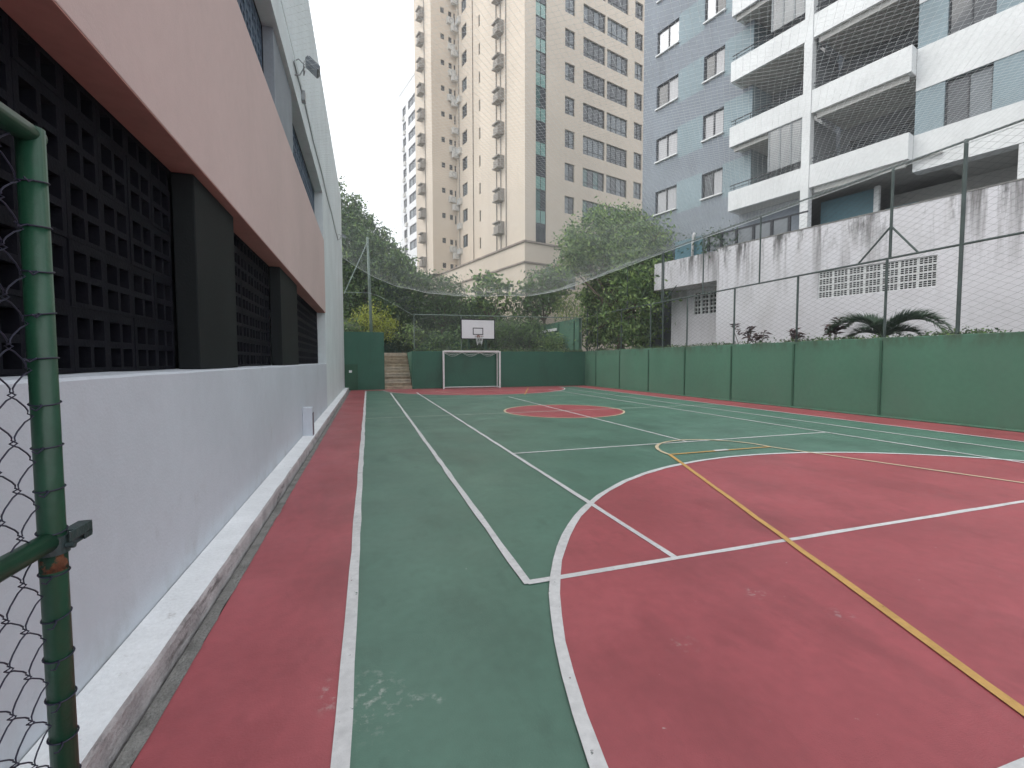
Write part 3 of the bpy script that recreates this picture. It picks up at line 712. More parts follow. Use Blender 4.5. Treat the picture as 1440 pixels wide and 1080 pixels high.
_wc = {}
LEFT, FRONT = (0, 0, rad(-90)), (0, 0, 0)
def window_template(w, h, cols, transom, fm, t=0.05, d=0.06):
    key = (round(w,3), round(h,3), cols, transom, fm, t)
    if key in _wc: return _wc[key]
    b = MB()
    b.box(0, w, 0, d, 0, t); b.box(0, w, 0, d, h-t, h); b.box(0, t, 0, d, t, h-t); b.box(w-t, w, 0, d, t, h-t)
    for k in range(1, cols): b.box(w*k/cols-t/2, w*k/cols+t/2, 0.004, d-0.004, t, h-t)
    if transom: b.box(t, w-t, 0.008, d-0.008, h*transom-t/2, h*transom+t/2)
    fr = b.mesh('window', M[fm])
    ps = []
    for k in range(cols):
        p = MB(); a, c = w*k/cols+t*0.5, w*(k+1)/cols-t*0.5
        p.quad((a, d*0.6, t), (c, d*0.6, t), (c, d*0.6, h-t), (a, d*0.6, h-t)); ps.append(p)
    _wc[key] = (fr, ps, {}); return _wc[key]
def window(par, loc, rot, w, h, cols=2, transom=0, fm='frame_dark', panes=('glass_dark',), t=0.05, name='window', sill=None):
    fr, ps, cache = window_template(w, h, cols, transom, fm, t)
    o = link(name, fr, par, loc, rot)
    for k, p in enumerate(ps):
        pm = panes[k % len(panes)]
        if (k, pm) not in cache: cache[(k, pm)] = p.mesh('pane', M[pm])
        link('pane', cache[(k, pm)], o)
    if sill:
        key = ('sill', round(w, 3))
        if key not in _wc:
            b = MB(); b.box(-0.03, w+0.03, -0.20, 0.03, -0.07, -0.005); _wc[key] = b.mesh('sill', M[sill])
        link('sill', _wc[key], o)
    return o

# ------------------------------------------------------------------ stained white garage wall right of the fence
GW = thing('garage_wall', 'stained white concrete wall with openwork vents behind the right fence', 'wall', (0,0,0), TH)
V0 = 17.6
b = MB()
panel(b, -8, 11.35, 1.9, 6.16, [(4.40, 7.52, 3.65, 4.56)], lambda a, z, d: (V0+d, a, z), 0.14)
b.quad((V0, -8, 6.16), (V0, 11.35, 6.16), (V0+0.25, 11.35, 6.16), (V0+0.25, -8, 6.16))
b.quad((V0, 11.35, 1.9), (V0+1.4, 11.35, 1.9), (V0+1.4, 11.35, 4.86), (V0, 11.35, 4.86))
b.build('wall_face', M['stain_wall'], GW)
b = MB(); b.box(V0, V0+1.5, 11.36, 14.6, 4.86, 6.10); b.build('beam', M['stain_wall'], GW)
b = MB(); panel(b, 11.352, 14.6, 1.9, 4.858, [(12.18, 13.38, 3.65, 4.70)], lambda a, z, d: (V0+1.3+d, a, z), 0.12); b.build('porch_wall', M['stain_wall'], GW)
b = MB(); b.box(V0+0.6, 34, -8, 14.5, 5.85, 6.05); b.build('terrace_slab', M['loggia'], GW)
b = MB(); b.quad((V0+1.6,-8,1.9),(V0+1.6,14.5,1.9),(V0+1.6,14.5,5.8),(V0+1.6,-8,5.8)); b.build('inner_wall', M['dark_room'], GW)
cap = MB(); cap.box(V0-0.015, V0+0.27, -8, 11.4, 6.163, 6.20); cap.build('coping', M['concrete'], GW)
bw, bh = 3.12/7, 0.91/4
ysl = [0]; zsl = [0]
for k in range(4): ysl += [0.026+k*0.0995, 0.026+k*0.0995+0.083]
ysl.append(bw-0.004)
for k in range(3): zsl += [0.024+k*0.0625, 0.024+k*0.0625+0.046]
zsl.append(bh-0.004)
vb = lattice(ysl, zsl, {(i, j) for i in range(1, 9, 2) for j in range(1, 7, 2)}, 0.045)
vb.v = [(-x, y, z) for x, y, z in vb.v]
vm = vb.mesh('vent_block', M['tile_white'])
for i in range(7):
    for j in range(4): link('vent_block', vm, GW, (V0+0.03, 4.402+i*bw, 3.652+j*bh))
vb = lattice([0, .03, .17, .20, .34, .37, .397], [0, .03, .155, .185, .31, .345], {(1,1),(3,1),(1,3),(3,3)}, 0.09)
vb.v = [(-x, y, z) for x, y, z in vb.v]; vm2 = vb.mesh('vent_block', M['tile_white'])
for i in range(3):
    for j in range(3): link('vent_block', vm2, GW, (V0+1.32, 12.182+i*0.399, 3.652+j*0.349))

GR = thing('glass_railing', 'dark framed glass railing on top of the stained white wall, beside the white vent pipe', 'railing', (0,0,0), TH)
ur = [8.62, 9.25, 9.95, 10.65, 11.3, 11.9]
b = MB(); b.box(17.78, 17.83, 8.0, 11.95, 6.80, 6.85); b.build('top_rail', M['frame_dark'], GR)
for a in ur:
    b = MB(); b.box(17.775, 17.835, a-0.05, a+0.05, 6.19, 6.797); b.build('post', M['frame_dark'], GR)
for a, c in zip(ur, ur[1:]):
    b = MB(); b.quad((17.81, a+0.05, 6.21), (17.81, c-0.05, 6.21), (17.81, c-0.05, 6.79), (17.81, a+0.05, 6.79)); b.build('pane', M['glass_mid'], GR)
b = MB(); b.box(17.80, 17.83, 12.2, 13.6, 6.10, 6.95); b.build('teal_pane', M['teal_deep'], GR)
b = MB(); b.tube([(17.7,12.62,6.1),(17.7,12.60,6.8),(17.66,12.54,7.0),(17.60,12.46,7.06)], 0.055, 8)
o = b.build('vent_pipe', M['white_metal'], None, (0,0,0), (0,0,TH), smooth=True); tag(o, 'bent white vent pipe standing on the left end of the stained wall', 'pipe')

# ------------------------------------------------------------------ blue-grey apartment building
BB = thing('apartment_building', 'blue-grey and white apartment building with long balconies behind the stained wall', 'building', (0,0,0), TH)
VF, VB, VR, ZT, FL = 20.57, 19.6, 20.05, 33.0, 2.84
c1 = [(15.68, 17.08, 9.50+FL*k, 10.82+FL*k) for k in range(8)]
c2 = [(13.08, 14.20, 9.50+FL*k, 10.80+FL*k) for k in range(8)]
def fcol(a, z):
    k = (z - 9.3) / FL; fr = (k - math.floor(k))*FL
    if z < 9.2 or fr > 1.62: return 0
    return 1 if (14.2 < a < 15.68 or a < 13.08) else 0
hs = c1 + c2
zc = {9.3+FL*k for k in range(9)} | {9.3+1.62+FL*k for k in range(9)}
b = MB()
panel(b, 11.7, 18.0, 2.0, ZT, hs + [(100, 101, z, z+0.001) for z in zc], lambda a, z, d: (VF+d, a, z), 0.16, fcol)
b.quad((VF,18.0,2),(32,18.0,2),(32,18.0,ZT),(VF,18.0,ZT)); b.quad((VF,11.7,2),(22.2,11.7,2),(22.2,11.7,ZT),(VF,11.7,ZT),1)
b.v = [v for v in b.v]
b.build('facade_wall', [M['tile_blue'], M['tile_teal']], BB)
pv = [('curtain','curtain'), ('curtain','glass_dark'), ('glass_dark','curtain'), ('curtain','bright_glass'), ('bright_glass','bright_glass')]
pick1 = [('curtain','curtain'), ('curtain','curtain'), ('glass_dark','curtain'), ('bright_glass','bright_glass'), ('curtain','glass_dark'), ('curtain','curtain'), ('curtain','curtain'), ('curtain','curtain')]
pick2 = [('glass_dark','curtain'), ('curtain','curtain'), ('glass_dark','curtain'), ('bright_glass','glass_dark'), ('curtain','curtain')]*2
for k in range(8):
    h = c1[k]; window(BB, (VF+0.09, h[1], h[2]+0.09), LEFT, h[1]-h[0], h[3]-h[2]-0.09, 2, 0, 'frame_dark', pick1[k], 0.075, sill='tile_white')
    h = c2[k]; window(BB, (VF+0.09, h[1], h[2]+0.09), LEFT, h[1]-h[0], h[3]-h[2]-0.09, 2, 0, 'frame_dark', pick2[k], 0.075, sill='tile_white')
b = MB(); b.box(VB-0.03, VB+0.30, 8.81, 9.11, 2.0, ZT); b.build('pillar', M['tile_white'], BB, bevel=0.01)
for k in range(9):
    zt = 9.13 + FL*k; zb = zt - 0.87
    for (u0, u1) in ((9.115, 12.17), (5.77, 8.805)):
        b = MB(); b.box(VB, VB+0.12, u0, u1, zb, zt)
        ue = u1 if u1 > 10 else u0
        s0, s1 = (ue-0.12, ue) if u1 > 10 else (ue, ue+0.12)
        b.box(VB+0.121, (VF if u1 > 10 else VR)-0.002, s0, s1, zb, zt)
        b.build('balcony_parapet', M['tile_white'], BB, bevel=0.008)
        b = MB(); b.box(VB+0.125, 22.2, u0+0.125, u1-0.125, zb+0.003, zb+0.16); b.build('balcony_slab', M['ceiling'], BB)
        b = MB(); b.box(VB+0.16, VB+0.30, u0+0.13, u1-0.13, zb-0.20, zb+0.001)
        if (u1 > 10 and k % 2 == 1) or u1 < 10: b.build('beam', M['ceiling'], BB)
        r = MB()
        r.tube([(VB+0.06, u0+0.05, zt+0.26), (VB+0.06, u1-0.05, zt+0.26)], 0.022, 6); r.tube([(VB+0.06, u0+0.05, zt+0.12), (VB+0.06, u1-0.05, zt+0.12)], 0.014, 6)
        q = u0+0.1
        while q < u1: r.tube([(VB+0.06, q, zt), (VB+0.06, q, zt+0.26)], 0.016, 5); q += 0.68
        r.build('balcony_rail', M['frame_dark'], BB)
    # back of each loggia: dark glazed doors in a wall
    for (u0, u1, pn) in ((9.115, 11.70, ('glass_dark','curtain','glass_mid')), (5.0, 8.805, ('glass_dark','glass_mid','glass_dark','curtain'))):
        b = MB(); zz0, zz1 = zb+0.16, zb+FL
        panel(b, u0, u1, zz0, zz1, [(u0+0.35, u1-0.35, zz0+0.02, zz1-0.55)], lambda a, z, d: (22.2+d, a, z), 0.1); b.build('loggia_wall', M['loggia'], BB)
        window(BB, (22.26, u1-0.35, zz0+0.02), LEFT, u1-u0-0.7, zz1-zz0-0.57, len(pn), 0, 'frame_dark', pn, 0.07, name='balcony_door')
    b = MB(); b.quad((VB+0.3, 8.96, zb+0.16), (22.2, 8.96, zb+0.16), (22.2, 8.96, zb+FL), (VB+0.3, 8.96, zb+FL)); b.build('party_wall', M['loggia'], BB)
    if k in (0, 2, 3, 5):            # balconies closed with sliding glass
        z0, z1 = zt+0.30, zb+FL-0.03
        gl = MB()
        for a in (9.15, 9.55, 9.98, 10.42): gl.box(VB+0.04, VB+0.08, a-0.03, a+0.03, z0, z1)
        gl.box(VB+0.03, VB+0.09, 9.115, 12.0, z1, z1+0.025)
        go = gl.build('balcony_glazing', M['frame_mid'], BB)
        for a, c in ((9.18, 9.52), (9.58, 9.95), (10.01, 10.39)):
            p = MB(); p.quad((VB+0.06, a, z0), (VB+0.06, c, z0), (VB+0.06, c, z1), (VB+0.06, a, z1)); p.build('pane', M['glass_sheer'], go)
    # right part: white band and teal strip with a dark window
    bt = 9.12 + FL*k; bb = bt - (1.38 if k else 1.22)
    b = MB(); b.box(VR, VR+0.5, -4, 5.765, bb, bt); b.build('wall_band', M['tile_white'], BB)
    s0, s1 = bt+0.002, bt+FL-1.38-0.002
    hol = [(3.93, 5.03, s0+0.001, s1-0.001), (0.4, 1.5, s0+0.001, s1-0.001)]
    b = MB(); panel(b, -4, 5.765, s0, s1, hol, lambda a, z, d: (VR+0.03+d, a, z), 0.14); b.build('wall_strip', M['tile_teal'], BB)
    for h in hol: window(BB, (VR+0.13, h[1]-0.002, s0+0.003), LEFT, 1.096, s1-s0-0.006, 2, 0, 'frame_dark', ('glass_dark','glass_dark') if (k+int(h[0])) % 3 else ('glass_dark','glass_mid'), 0.04)
b = MB(); b.box(VR+0.51, 34, -4, 5.0, 7.96, 8.10); b.box(VB+0.32, 34, 5.001, 12.0, 8.262, 8.30); b.build('soffit', M['ceiling'], BB)
b = MB(); b.box(VR+0.02, VR+0.55, 2.2, 3.32, 6.05, 7.895); b.build('column', M['tile_white'], BB, bevel=0.01)
b = MB(); b.box(21.0, 21.1, 7.15, 8.95, 6.05, 8.0); b.build('teal_wall', M['teal_deep'], BB)
b = MB(); b.box(20.95, 21.12, 6.98, 7.14, 6.05, 8.05); b.build('column', M['tile_white'], BB)
b = MB(); b.box(VF-0.1, VF, 9.115, 13.9, 6.05, 8.25); b.build('ground_floor_wall', M['tile_blue'], BB)
b = MB(); b.box(21.6, 21.7, 6.0, 6.97, 6.05, 7.3); b.build('ground_floor_wall', M['teal_deep'], BB)
b = MB(); b.box(22.4, 22.5, -4, 6.97, 6.05, 7.95); b.build('ground_floor_wall', M['ceiling'], BB)
b = MB(); b.box(30, 30.1, -4, 18, 6.05, 8.2); b.build('ground_floor_wall', M['loggia'], BB)
b = MB(); b.box(22.31, 32, -4, 17.98, 8.31, ZT); b.build('core', M['tile_blue'], BB)
b = MB(); b.box(VB-0.1, 32.1, -4.1, 18.1, ZT+0.002, ZT+0.3); b.build('roof', M['concrete'], BB)

# ------------------------------------------------------------------ beige tower
TT = thing('tower_block', 'tall beige apartment tower with green glass strip, beyond the goal', 'building', (0,0,0), TH)
TZ, P0 = 50.0, 11.0
TF = 2.72
fl = range(0, 13)
small = [(24.75, 25.82, 12.71-0.03+TF*k-1.45, 12.71-0.03+TF*k) for k in range(0, 14)]
dbl = []
for k in range(0, 14):
    zt = 12.72+TF*k; dbl += [(26.75, 29.31, zt-1.58, zt), (29.54, 32.15, zt-1.58, zt)]
sm2 = [(33.05, 34.13, 12.85+TF*k-1.5, 12.85+TF*k) for k in range(0, 14)]
strip_h = [(21.75, 22.81, P0+0.12, 48.5)]
ok = lambda h: h[2] > P0+0.1
small = [h for h in small if ok(h)]; dbl = [h for h in dbl if ok(h)]; sm2 = [h for h in sm2 if ok(h)]
UF = 30.0
b = MB()
panel(b, 20.7, 42, P0, TZ, small+dbl+sm2+strip_h, lambda a, z, d: (a, UF+d, z), 0.22)
PF = lambda a, z, d: (20.7+d, a, z)
panel(b, UF, 37.2, P0, TZ, [], PF, 0)
b.quad((20.7,37.2,P0),(22.6,37.2,P0),(22.6,37.2,TZ),(20.7,37.2,TZ))
slits = [(40.25, 40.90, 33.08-1.1+TF*k, 33.08+TF*k) for k in range(-8, 6)]
wl654 = [(43.5, 44.65, 31.4-1.3+TF*k, 31.4+TF*k) for k in range(-7, 6)]
slits = [h for h in slits if ok(h)]; wl654 = [h for h in wl654 if ok(h)]
panel(b, 37.2, 46.0, P0, TZ, slits+wl654, lambda a, z, d: (22.6+d, a, z), 0.18)
wf1 = [(20.80, 21.22, 33.8-0.55+2.69*k, 33.8+2.69*k) for k in range(-8, 6)]
wf2 = [(21.72, 22.10, 33.75-0.55+2.69*k, 33.75+2.69*k) for k in range(-8, 6)]
wf3 = [(22.34, 22.52, 33.75-0.95+2.69*k, 33.75+2.69*k) for k in range(-8, 6)]
wf1, wf2, wf3 = [[h for h in L if ok(h)] for L in (wf1, wf2, wf3)]
panel(b, 19.7, 22.6, P0, TZ, wf1+wf2+wf3, lambda a, z, d: (a, 46.0+d, z), 0.15)
panel(b, 46.0, 47.24, P0, TZ, [], lambda a, z, d: (19.7+d, a, z), 0)
panel(b, 47.24, 51.2, P0, TZ, [], lambda a, z, d: (19.86+d, a, z), 0)
b.quad((19.7,47.24,P0),(19.86,47.24,P0),(19.86,47.24,TZ),(19.7,47.24,TZ))
b.quad((19.86,51.2,P0),(42,51.2,P0),(42,51.2,TZ),(19.86,51.2,TZ)); b.quad((42,UF,P0),(42,51.2,P0),(42,51.2,TZ),(42,UF,TZ))
b.build('tower_wall', M['beige'], TT)
b = MB(); b.prism([(20.7,UF),(42,UF),(42,51.2),(19.86,51.2),(19.7,46),(22.6,46),(22.6,37.2),(20.7,37.2)], TZ+0.002, TZ+0.4); b.build('roof', M['concrete_grey'], TT)
b = MB(); panel(b, 20.62, 42, 1.9, 10.95, [(22.75, 26.0, 7.6, 9.25)], lambda a, z, d: (a, UF-0.08+d, z), 0.25)
panel(b, UF-0.08, 60, 1.9, 10.95, [], lambda a, z, d: (20.62+d, a, z), 0)
b.quad((20.62,UF-0.08,10.95),(42,UF-0.08,10.95),(42,60,10.95),(20.62,60,10.95)); b.quad((20.62,60,1.9),(42,60,1.9),(42,60,10.95),(20.62,60,10.95))
b.build('podium', M['beige'], TT)
window(TT, (22.75, UF+0.05, 7.6), FRONT, 3.25, 1.65, 3, 0, 'frame_mid', ('glass_deep_teal','glass_dark','glass_mid'), 0.06)
for z0, z1 in ((10.952, 11.10), (9.32, 9.45)):
    b = MB(); b.prism([(20.50, UF-0.20), (42, UF-0.20), (42, UF-0.081), (20.619, UF-0.081), (20.619, 60), (20.50, 60)], z0, z1); b.build('cornice', M['beige_dark'], TT)
rnd = random.Random(11)
tp = [('glass_mid','glass_mid'), ('glass_dark','glass_mid'), ('glass_dark','glass_dark'), ('glass_mid','glass_dark')]
for h in small: window(TT, (h[0], UF+0.12, h[2]), FRONT, 1.07, 1.45, 2, 0.3, 'frame_dark', rnd.choice(tp), 0.045)
for i, h in enumerate(dbl):
    p = rnd.choice([('glass_dark',), ('glass_mid','glass_dark'), ('glass_dark','glass_mid'), ('glass_deep_teal',), ('glass_mid',), ('glass_deep_teal','glass_dark'), ('glass_dark',)])
    window(TT, (h[0], UF+0.12, h[2]), FRONT, h[1]-h[0], h[3]-h[2], 4, 0.27, 'frame_dark', p, 0.04)
for h in sm2: window(TT, (h[0], UF+0.12, h[2]), FRONT, 1.08, 1.5, 2, 0.35, 'frame_dark', rnd.choice(tp), 0.045)
# green glass strip: light spandrel panes alternate with dark windows
zz = 27.28 - 2.7*6
while zz < 48:
    if zz-1.10 > P0+0.12:
        window(TT, (21.755, UF+0.06, zz-1.10), FRONT, 1.05, 1.09, 2, 0, 'frame_dark', ('glass_teal',), 0.03, name='spandrel')
    z0 = max(zz, P0+0.13)
    if zz+1.58 > P0+0.5:
        window(TT, (21.755, UF+0.07, z0), FRONT, 1.05, min(zz+1.59, 48.4)-z0, 2, 0.35, 'frame_dark', rnd.choice([('glass_deep_teal','glass_dark'), ('glass_dark','glass_dark'), ('glass_mid','glass_dark')]), 0.03)
    zz += 2.7
for h in slits: window(TT, (22.70, h[1], h[2]), LEFT, 0.65, 1.1, 1, 0, 'frame_dark', ('glass_dark',), 0.03)
for h in wl654: window(TT, (22.70, h[1], h[2]), LEFT, 1.15, 1.3, 2, 0, 'frame_dark', rnd.choice(tp), 0.045)
for h in wf1: window(TT, (h[0], 46.08, h[2]), FRONT, 0.42, 0.55, 1, 0, 'frame_dark', ('glass_dark',), 0.03)
for h in wf2: window(TT, (h[0], 46.08, h[2]), FRONT, 0.38, 0.55, 1, 0, 'frame_dark', ('glass_dark',), 0.03)
for h in wf3: window(TT, (h[0], 46.08, h[2]), FRONT, 0.18, 0.95, 1, 0, 'frame_dark', ('glass_dark',), 0.02)
# concrete shelves with air conditioners
sb = MB(); sb.box(-0.62, 0, -0.5, 0.5, 0, 0.10); sb.box(-0.62, 0, -0.5, 0.5, 0.93, 1.03); sb.box(-0.35, 0, -0.48, 0.48, 0.101, 0.929)
sb.quad((-0.62,-0.5,0.10),(-0.62,-0.5,0.30),(-0.36,-0.5,0.10),(-0.36,-0.5,0.10)); shelf = sb.mesh('ac_shelf', M['concrete_grey'])
ab = MB(); ab.box(-0.56, -0.36, -0.36, 0.36, 0.12, 0.66); acm = ab.mesh('air_conditioner', M['concrete_grey'])
def shelves(v, u, zs):
    for z in zs:
        o = link('ac_shelf', shelf, TT, (v-0.001, u, z)); link('air_conditioner', acm, o)
shelves(20.7, 33.6, [28.85-2.75*6+2.75*k for k in range(0, 13) if 28.85-2.75*6+2.75*k > 11.5])
shelves(19.86, 48.7, [31.0-2.69*7+2.69*k for k in range(0, 13) if 31.0-2.69*7+2.69*k > 11.5])
for v, u in ((20.7, 32.75), (20.7, 33.6), (20.7, 34.3), (22.6, 42.1), (22.6, 45.3), (19.86, 48.2)):
    b = MB(); b.tube([(v-0.05, u, 11.1), (v-0.05, u, TZ-0.5)], 0.045, 5); b.build('downpipe', M['beige_dark'] if u in (42.1,) else M['concrete_grey'], TT)
cb_ = MB(); cb_.box(-0.38, 0.38, -0.30, 0, 0, 0.62); condm = cb_.mesh('condenser', M['ac_white'])
fb = MB(); fb.tube([(0.05+0.22*math.cos(2*math.pi*k/14), -0.304, 0.31+0.22*math.sin(2*math.pi*k/14)) for k in range(14)], 0.02, 4, closed=True); fanm = fb.mesh('fan_grille', M['frame_mid'])
for k, h in enumerate(wf2):
    if rnd.random() < 0.8: link('fan_grille', fanm, link('condenser', condm, TT, (21.95+rnd.uniform(-.1,.15), 45.99, h[2]-0.85)))
    if rnd.random() < 0.75: link('fan_grille', fanm, link('condenser', condm, TT, (22.25, 45.7, h[2]-1.45-rnd.uniform(0,.3))))
for k, h in enumerate(wl654):
    if rnd.random() < 0.6: link('fan_grille', fanm, link('condenser', condm, TT, (22.59, 45.1, h[2]-0.55-rnd.uniform(0, .5)), LEFT))

# ------------------------------------------------------------------ far white tower
WT = thing('white_tower', 'distant white apartment tower left of the beige tower, with rows of dark windows', 'building', (0,0,0), TH)
wins = []
for k in range(15):
    zt = 20.5 + 2.0 + 2.88*k*0.93
    wins += [(78.7, 80.4, zt-1.5, zt), (74.3, 77.6, zt-1.5, zt), (69, 72.5, zt-1.5, zt)]
wins = [h for h in wins if h[3] < 48]
b = MB(); panel(b, 66, 82.0, 1.9, 49.5, wins, lambda a, z, d: (28.8+d, a, z), 0.25)
b.quad((28.8,66,1.9),(48,66,1.9),(48,66,49.5),(28.8,66,49.5)); b.quad((28.8,82.0,1.9),(48,82.0,1.9),(48,82.0,49.5),(28.8,82.0,49.5)); b.quad((48,66,1.9),(48,82.0,1.9),(48,82.0,49.5),(48,66,49.5))
b.build('tower_wall', M['far_white'], WT)
b = MB(); b.box(28.7, 48, 66, 82.1, 49.5, 49.9); b.build('roof', M['far_white'], WT)
for h in wins: window(WT, (28.93, h[1], h[2]), LEFT, h[1]-h[0], h[3]-h[2], 2, 0, 'frame_dark', rnd.choice([('glass_dark','glass_dark'), ('glass_mid','glass_dark')]), 0.10)
for h in wins:
    if h[0] > 78 or (h[0] == 74.3 and rnd.random() < 0.4): link('condenser', condm, WT, (28.79, h[0]+rnd.uniform(0, 1.2), h[2]-0.8), LEFT)

# ------------------------------------------------------------------ trees and plants
import numpy as np
RNG = np.random.default_rng(5)
def leaf_mat(name, col, trans=0.35, rough=0.45):
    m = bpy.data.materials.new(name); m.use_nodes = True; N = m.node_tree.nodes; L = m.node_tree.links
    b = N['Principled BSDF']; b.inputs['Roughness'].default_value = rough; b.inputs['Specular IOR Level'].default_value = 0.35
    tc = N.new('ShaderNodeTexCoord'); n = N.new('ShaderNodeTexNoise'); n.inputs['Scale'].default_value = 1.6; n.inputs['Detail'].default_value = 5
    L.new(tc.outputs['Object'], n.inputs[0])
    r = N.new('ShaderNodeValToRGB'); r.color_ramp.elements[0].position = 0.32; r.color_ramp.elements[1].position = 0.68
    r.color_ramp.elements[0].color = (col[0]*0.7, col[1]*0.75, col[2]*0.8, 1); r.color_ramp.elements[1].color = (col[0]*1.35, col[1]*1.25, col[2]*1.1, 1)
    L.new(n.outputs[0], r.inputs[0]); L.new(r.outputs[0], b.inputs['Base Color'])
    t = N.new('ShaderNodeBsdfTranslucent'); L.new(r.outputs[0], t.inputs[0])
    mx = N.new('ShaderNodeMixShader'); mx.inputs[0].default_value = trans
    o = [q for q in N if q.type == 'OUTPUT_MATERIAL'][0]
    L.new(b.outputs[0], mx.inputs[1]); L.new(t.outputs[0], mx.inputs[2]); L.new(mx.outputs[0], o.inputs[0])
    return m
M['leaf_dark'] = leaf_mat('leaf_dark', (0.080, 0.135, 0.078)); M['leaf_mid'] = leaf_mat('leaf_mid', (0.150, 0.255, 0.100))
M['leaf_light'] = leaf_mat('leaf_light', (0.26, 0.38, 0.145)); M['leaf_yellow'] = leaf_mat('leaf_yellow', (0.37, 0.43, 0.08))
M['leaf_grey'] = leaf_mat('leaf_grey', (0.135, 0.18, 0.13)); M['leaf_palm'] = leaf_mat('leaf_palm', (0.080, 0.135, 0.090))
M['leaf_red'] = leaf_mat('leaf_red', (0.125, 0.085, 0.090)); M['bark'] = mat('bark', (0.13, 0.105, 0.08), 0.95, 0.3, 6, 0.6, 30)
M['straw'] = leaf_mat('leaf_straw', (0.38, 0.42, 0.15))
def leaves(name, pts, size, mats, par, aspect=0.45, droop=0.25, kind=None, weights=None):
    """leaf-shaped faces (a folded lozenge of two triangles) at the given points"""
    n = len(pts); d = RNG.normal(size=(n, 3)); d[:, 2] -= droop*2; d /= np.linalg.norm(d, axis=1)[:, None]
    a = RNG.normal(size=(n, 3)); s = np.cross(d, a); s /= np.linalg.norm(s, axis=1)[:, None]
    nn = np.cross(d, s)
    sz = size*RNG.uniform(0.6, 1.25, n)[:, None]
    base = pts; tip = pts + d*sz; mid = pts + d*sz*0.45
    l = mid + s*sz*aspect*0.5 + nn*sz*0.08; r = mid - s*sz*aspect*0.5 + nn*sz*0.08
    v = np.stack([base, l, tip, r], 1).reshape(-1, 3)
    me = bpy.data.meshes.new(name); me.vertices.add(4*n); me.loops.add(6*n); me.polygons.add(2*n)
    me.vertices.foreach_set('co', v.ravel())
    i = np.arange(n)*4
    me.loops.foreach_set('vertex_index', np.stack([i, i+1, i+2, i, i+2, i+3], 1).ravel())
    me.polygons.foreach_set('loop_start', np.arange(2*n)*3)
    for m in mats: me.materials.append(M[m])
    w = weights or [1/len(mats)]*len(mats)
    me.polygons.foreach_set('material_index', np.repeat(RNG.choice(len(mats), n, p=w), 2))
    me.update(calc_edges=True)
    o = link(name, me, par)
    if kind: o['kind'] = kind
    return o
def clump_points(clumps, dens, tuft=0.42):
    out = []
    for (c, r, q) in clumps:
        nt = max(6, int(22*r*r))
        t = RNG.normal(size=(nt, 3)); t /= np.linalg.norm(t, axis=1)[:, None]
        t *= (RNG.uniform(0.45, 1.08, nt)**0.6)[:, None]*r
        t[:, 2] *= q
        for k in range(nt):
            m = int(dens*RNG.uniform(0.4, 1.4))
            p = RNG.normal(size=(m, 3))*tuft*RNG.uniform(0.5, 1.0)*np.array([1, 1, 0.7])
            out.append(np.array(c) + t[k] + p)
    return np.concatenate(out)
def tree(name, label, base, clumps, leaf, size, mats, dens=26, trunk=0.16, group=None, cat='tree', aspect=0.45, weights=None, tuft=0.42, stems=1):
    t = thing(name, label, cat, base, 0, group)
    B = Vector(base)
    rel = [(Vector(c)-B, r, q) for c, r, q in clumps]
    top = sum((c for c, r, q in rel), Vector())/len(rel)
    fork = Vector((top.x*0.35, top.y*0.35, top.z*0.55))
    b = MB()
    if stems == 1:
        b.tube([(0,0,-0.1), (fork.x*0.3, fork.y*0.3, fork.z*0.35), (fork.x*0.75, fork.y*0.7, fork.z*0.75), tuple(fork)], [trunk*1.25, trunk, trunk*0.85, trunk*0.75], 9)
        b.build('trunk', M['bark'], t, smooth=True)
    b = MB()
    for c, r, q in rel:
        st = fork if stems == 1 else Vector((random.uniform(-.1,.1), random.uniform(-.1,.1), 0))
        m = st.lerp(c, 0.5) + Vector((random.uniform(-.3,.3), random.uniform(-.3,.3), 0.25))*(0.3*r)
        b.tube([tuple(st), tuple(m), tuple(c)], [trunk*0.55, trunk*0.36, trunk*0.16], 6)
        for k in range(max(3, int(3*r))):
            e = c + Vector((random.gauss(0,1), random.gauss(0,1), random.gauss(0.2,0.7))).normalized()*r*0.85
            b.tube([tuple(m.lerp(c, random.uniform(.5, 1))), tuple(c.lerp(e, .5)+Vector((0,0,.1*r))), tuple(e)], [trunk*0.16, trunk*0.1, trunk*0.05], 4)
    b.build('limbs' if stems == 1 else 'stems', M['bark'], t)
    pts = clump_points([(tuple(c), r, q) for c, r, q in rel], dens, tuft)
    leaves('crown', pts, size, mats, t, aspect, weights=weights)
    return t
DM = ['leaf_dark', 'leaf_mid', 'leaf_light']
tree('tree', 'large dark green tree left of the white tower, rising above the net pole', (0.8, 35.6, 2.0),
     [((-1.9,36,11.6),1.7,.9), ((-2.7,36.3,13.2),1.0,.8), ((-0.5,35.4,9.6),2.1,.8), ((1.3,34.8,8.3),1.9,.8), ((2.9,34.4,7.3),1.5,.8), ((-1.8,35.6,8.2),2.2,.8),
      ((0.2,35,6.6),2.0,.8), ((2.4,34.6,5.8),1.6,.8), ((-1.6,35.2,5.6),1.6,.8), ((0.8,36.4,7.6),2.2,.9), ((-0.8,35.8,11.0),1.7,.8), ((0.6,35.2,9.6),1.5,.8), ((2.2,34.8,8.2),1.3,.8), ((-2.4,36,10.2),1.6,.9), ((-2.4,36,14.3),.9,.8), ((-1.2,35.8,13.0),.9,.7), ((-0.4,35.6,11.9),.8,.6), ((-3.0,36.3,12.2),1.4,.8), ((0.9,35.2,10.9),.7,.6)], None, 0.27, DM, 46, 0.22, weights=[.5,.35,.15])
